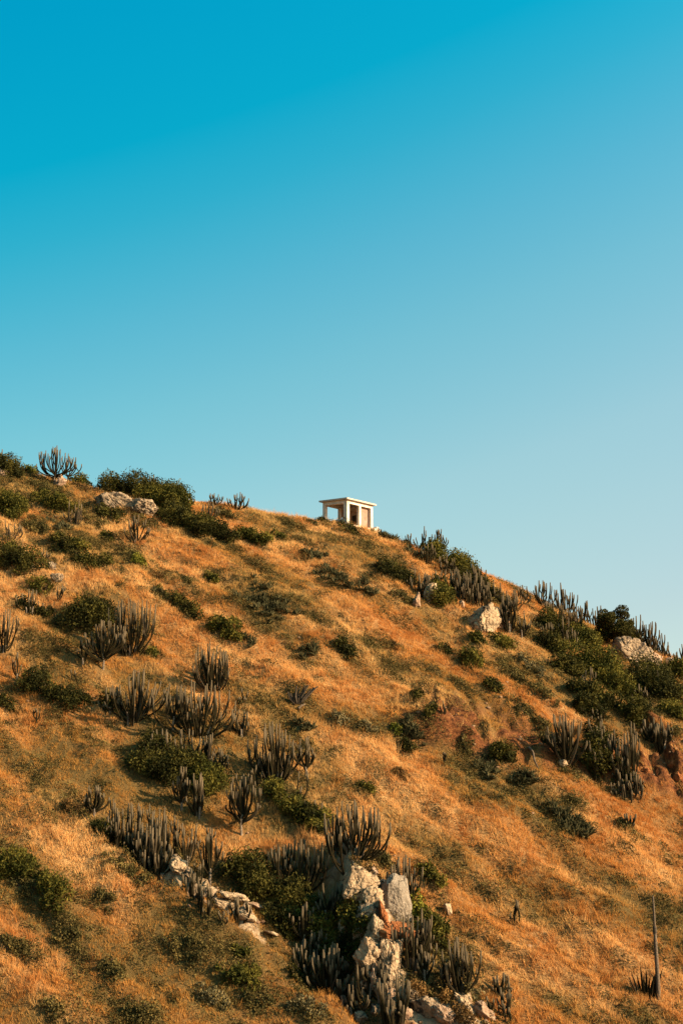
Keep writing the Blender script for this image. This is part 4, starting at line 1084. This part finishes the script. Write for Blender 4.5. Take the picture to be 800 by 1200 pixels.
def logs(name, u, v, pieces, label, mat):
    a = at(u, v); k = depth(a) / F
    root = thing(name, a, label, 'dead wood')
    for (x0, z0, x1, z1, rad) in pieces:
        p0 = at(u + x0, v + z0); p1 = at(u + x1, v + z1)
        mb = MB(); o0 = Vector(p0 - a) + Vector((0, -.1, rad)); o1 = Vector(p1 - a) + Vector((0, -.12, rad * .9))
        mid = (o0 + o1) / 2 + Vector((random.uniform(-.1, .1), -.06, .03))
        mb.tube([o0, mid, o1], [rad, rad * .85, rad * .55], sides=8); mb.build('branch', M[mat], root, True)
logs('dead_branches', 344, 824, [(-2, 0, 7, -7, .11), (6, 8, 14, 3, .10)], 'two bleached fallen branches under the dead dark cactus', 'wood')
logs('fallen_log', 624, 882, [(-5, -4, 1, 4, .10), (0, 3, 6, 20, .08)], 'bleached fallen log beside the red bank', 'wood')
logs('fallen_branches', 414, 1184, [(-4, 3, 14, -6, .07), (-2, -4, -12, -16, .06), (4, 2, 22, -10, .05)], 'dark dead branches lying on tawny grass at the bottom', 'darkwood')
logs('bleached_log', 366, 1152, [(-4, -1, 6, 3, .09), (3, 2, 10, -2, .07)], 'short bleached log at the foot of the thicket', 'wood')
def dead_cactus(u, v, h, w, label):
    a = at(u, v); k = depth(a) / F; r = random.Random(9); root = thing('dead_cactus', a, label, 'cactus')
    for i in range(11):
        f = (i + .5) / 11 * 2 - 1; L = h * k * r.uniform(.6, 1) * (1 - .3 * abs(f) if f < 0 else 1)
        t = (f * w * k * .55 + .25, r.uniform(-.4, .2), L)
        mb = MB(); mb.tube([(f * .25, 0, 0), (f * w * k * .3, t[1] * .5, L * .4), t], [.10, .10, .05], ribs=5); mb.build('stem', M['darkwood'], root)
dead_cactus(350, 825, 24, 34, 'collapsed dark cactus lying open on golden grass')

# ------------------------------------------------------------------ dry grass (uncountable) and low scrub
def visible_pts(n, margin=5.0):
    x = rng.uniform(-44, 42, n); y = rng.uniform(72, 146, n)
    z = base_h(x, y)
    d = y * math.cos(TH) + z * math.sin(TH); vv = -y * math.sin(TH) + z * math.cos(TH)
    m = (np.abs(x) < d * 400 / F + margin) & (vv > -d * 600 / F - 3) & (y < yr(x) + 2.5)
    return x[m], y[m]

TK = np.array(TAKEN)
def free(x, y):
    """1 on open ground, 0 in the middle of a plant or a rock"""
    keep = np.ones(len(x)); o = np.argsort(x); xs = x[o]
    for cx, cy, cr in TK:
        i = o[np.searchsorted(xs, cx - cr):np.searchsorted(xs, cx + cr)]
        i = i[np.abs(y[i] - cy) < cr]
        keep[i] = np.minimum(keep[i], sstep(.5, 1.0, np.hypot(x[i] - cx, y[i] - cy) / cr))
    return keep

def scrub():
    x, y = visible_pts(34000, 3)
    pa, ol, rd = fields(x, y); fr = free(x, y); p, q = along(x, y)
    rd = np.maximum(rd, rock_mask(x, y)); pr = (.22 + .85 * ol) * (1 - rd) * fr * (.10 + .90 * sstep(.45, .60, .5 * fbm(x / 1.8, y / 1.8, 121, 3) + .5 * fbm(p / 5, q / 1.4, 123, 2)))
    k = rng.random(len(x)) < pr * .62
    x, y = x[k], y[k]
    j = TK[rng.integers(0, len(TK), 1300)]; an = rng.random(1300) * 6.283; rr = j[:, 2] * (.75 + .75 * rng.random(1300)) + .15
    x = np.concatenate([x, j[:, 0] + np.cos(an) * rr * 1.15]); y = np.concatenate([y, j[:, 1] + np.sin(an) * rr])
    m = len(x); R = .20 + .50 * rng.random(m) ** 1.9
    cnt = (30 + 520 * R * R).astype(int); n = cnt.sum(); rep = lambda a: np.repeat(a, cnt)
    g = rng.normal(size=(n, 3)); g /= np.linalg.norm(g, axis=1)[:, None]; g[:, 2] = np.abs(g[:, 2])
    asp = 1.1 + .9 * rng.random(m)
    lump = 1 + .30 * np.sin(g[:, 0] * 4 + rep(x) * 3) * np.sin(g[:, 1] * 5 + g[:, 2] * 3 + rep(y) * 2)
    q_ = g * np.stack([rep(R * asp), rep(R * .85), rep(R * (.55 + .45 * rng.random(m)))], 1) * (lump * (1 - .55 * rng.random(n) ** 2))[:, None]
    u_ = q_[:, 0] * SD[0] - q_[:, 1] * SD[1]; v_ = q_[:, 0] * SD[1] + q_[:, 1] * SD[0]
    C = np.stack([rep(x) + u_, rep(y) + v_, q_[:, 2]], 1)
    T = np.clip(rep(rng.random(m)) * .9 + rng.normal(size=n) * .22, 0, 1)
    z0 = H(x, y); zx = (H(x + .25, y) - z0) / .25; zy = (H(x, y + .25) - z0) / .25
    C[:, 2] += rep(z0) + rep(zx) * (C[:, 0] - rep(x)) + rep(zy) * (C[:, 1] - rep(y)) - .02
    V, Fq = leaf_quads(C, .10)
    o = obj('low_scrub', mesh('low_scrub', V, Fq, M['scrub'], dict(tint=np.repeat(T, 4))))
    tag(o, 'low olive scrub scattered through the dry grass', 'scrub', None, 'stuff'); print('scrub', m, n)
    return np.stack([x, y, R * .95], 1)
TK = np.concatenate([TK, scrub()])

def grass():
    tx, ty = visible_pts(135000)
    pa, ol, rd = fields(tx, ty); fr = free(tx, ty)
    rd = np.maximum(rd, 1.1 * rock_mask(tx, ty)); k = rng.random(len(tx)) < (1 - .86 * rd) * (.25 + .75 * fr)
    tx, ty, pa, ol, rd = tx[k], ty[k], pa[k], ol[k], rd[k]; m = len(tx)
    rust = np.clip((fbm(tx / 1.9, ty / 1.9, 101, 3) - .5) * 2.6 + .24 + rng.normal(size=m) * .15, 0, 1)
    pa = np.clip(pa + rng.normal(size=m) * .08, 0, 1); ol = np.clip(ol + rng.normal(size=m) * .14, 0, 1)
    ht = .80 * (.14 + .40 * fbm(tx / 2.1, ty / 2.1, 111, 3) + .14 * pa) * (1 - .35 * ol) * (.55 + .9 * rng.random(m) ** 1.5)
    tall = (rng.random(m) < .06 * sstep(.5, .68, fbm(tx / 3.3, ty / 3.3, 131, 3)) + .008)
    ht = np.where(tall, ht * 1.6 + .06, ht); pa = np.where(tall, np.clip(pa + .25, 0, 1), pa)
    nb = 13; n = m * nb
    rep = lambda a: np.repeat(a, nb)
    ang = rng.random(n) * 6.283; rad = rep(.08 + .15 * rng.random(m)) * np.sqrt(rng.random(n))
    bx = rep(tx) + np.cos(ang) * rad; by = rep(ty) + np.sin(ang) * rad
    z0 = H(tx, ty); zx = (H(tx + .15, ty) - z0) / .15; zy = (H(tx, ty + .15) - z0) / .15
    bz = rep(z0) + rep(zx) * (bx - rep(tx)) + rep(zy) * (by - rep(ty)) - .02
    h = rep(ht) * (.6 + .6 * rng.random(n))
    la = ang + rng.normal(size=n) * .6; lm = h * (.2 + .6 * rng.random(n))
    tipx = bx + np.cos(la) * lm - .10 * h; tipy = by + np.sin(la) * lm; tipz = bz + h
    wa = rng.random(n) * 6.283; w = .010 + .012 * rng.random(n)
    V = np.empty((n, 3, 3), np.float32)
    V[:, 0] = np.stack([bx - np.cos(wa) * w, by - np.sin(wa) * w, bz], 1)
    V[:, 1] = np.stack([bx + np.cos(wa) * w, by + np.sin(wa) * w, bz], 1)
    V[:, 2] = np.stack([tipx, tipy, tipz], 1)
    def at3(a, j): return np.repeat(np.clip(rep(a) + rng.normal(size=n) * j, 0, 1), 3)
    me = mesh('dry_grass', V.reshape(-1, 3), np.arange(n * 3).reshape(n, 3), M['grass'], dict(pale=at3(pa * .9, .08), olive=at3(ol * .55, .08), rust=at3(rust * .85, .08)))
    o = obj('dry_grass', me); tag(o, 'golden dry grass covering the whole hillside', 'grass', None, 'stuff')
    print('grass blades', n)
grass()


def stones():
    x, y = visible_pts(60000, 2); pa, ol, rd = fields(x, y)
    t1, _ = sdist(RIB, x, y); t2, _ = sdist(LIP, x, y)
    pr = .22 * rd + .4 * np.exp(-(t1 / 1.8) ** 2) + .3 * np.exp(-(t2 / 1.2) ** 2) + .012
    k = rng.random(len(x)) < pr * .55; x, y = x[k], y[k]; m = len(x)
    ico = np.array([(0, 0, 1), (.9, 0, .4), (.3, .85, .4), (-.7, .5, .4), (-.7, -.5, .4), (.3, -.85, .4), (.7, .5, -.4), (-.3, .85, -.4), (-.9, 0, -.4), (-.3, -.85, -.4), (.7, -.5, -.4), (0, 0, -1)])
    tri = np.array([(0, 1, 2), (0, 2, 3), (0, 3, 4), (0, 4, 5), (0, 5, 1), (1, 6, 2), (2, 7, 3), (3, 8, 4), (4, 9, 5), (5, 10, 1), (6, 7, 2), (7, 8, 3), (8, 9, 4), (9, 10, 5), (10, 6, 1), (11, 7, 6), (11, 8, 7), (11, 9, 8), (11, 10, 9), (11, 6, 10)])
    R_ = .04 + .15 * rng.random(m) ** 3
    V = ico[None] * (.75 + .5 * rng.random((m, 12, 1))) * R_[:, None, None] * np.array([1.2, 1, .75]) + np.stack([x, y, H(x, y) + R_ * .3], 1)[:, None]
    Fs = (tri[None] + (np.arange(m) * 12)[:, None, None]).reshape(-1, 3)
    o = obj('loose_stones', mesh('loose_stones', V.reshape(-1, 3), Fs, M['clods'])); tag(o, 'loose stones and clods on the bare red and rocky ground', 'stones', None, 'stuff')
stones()
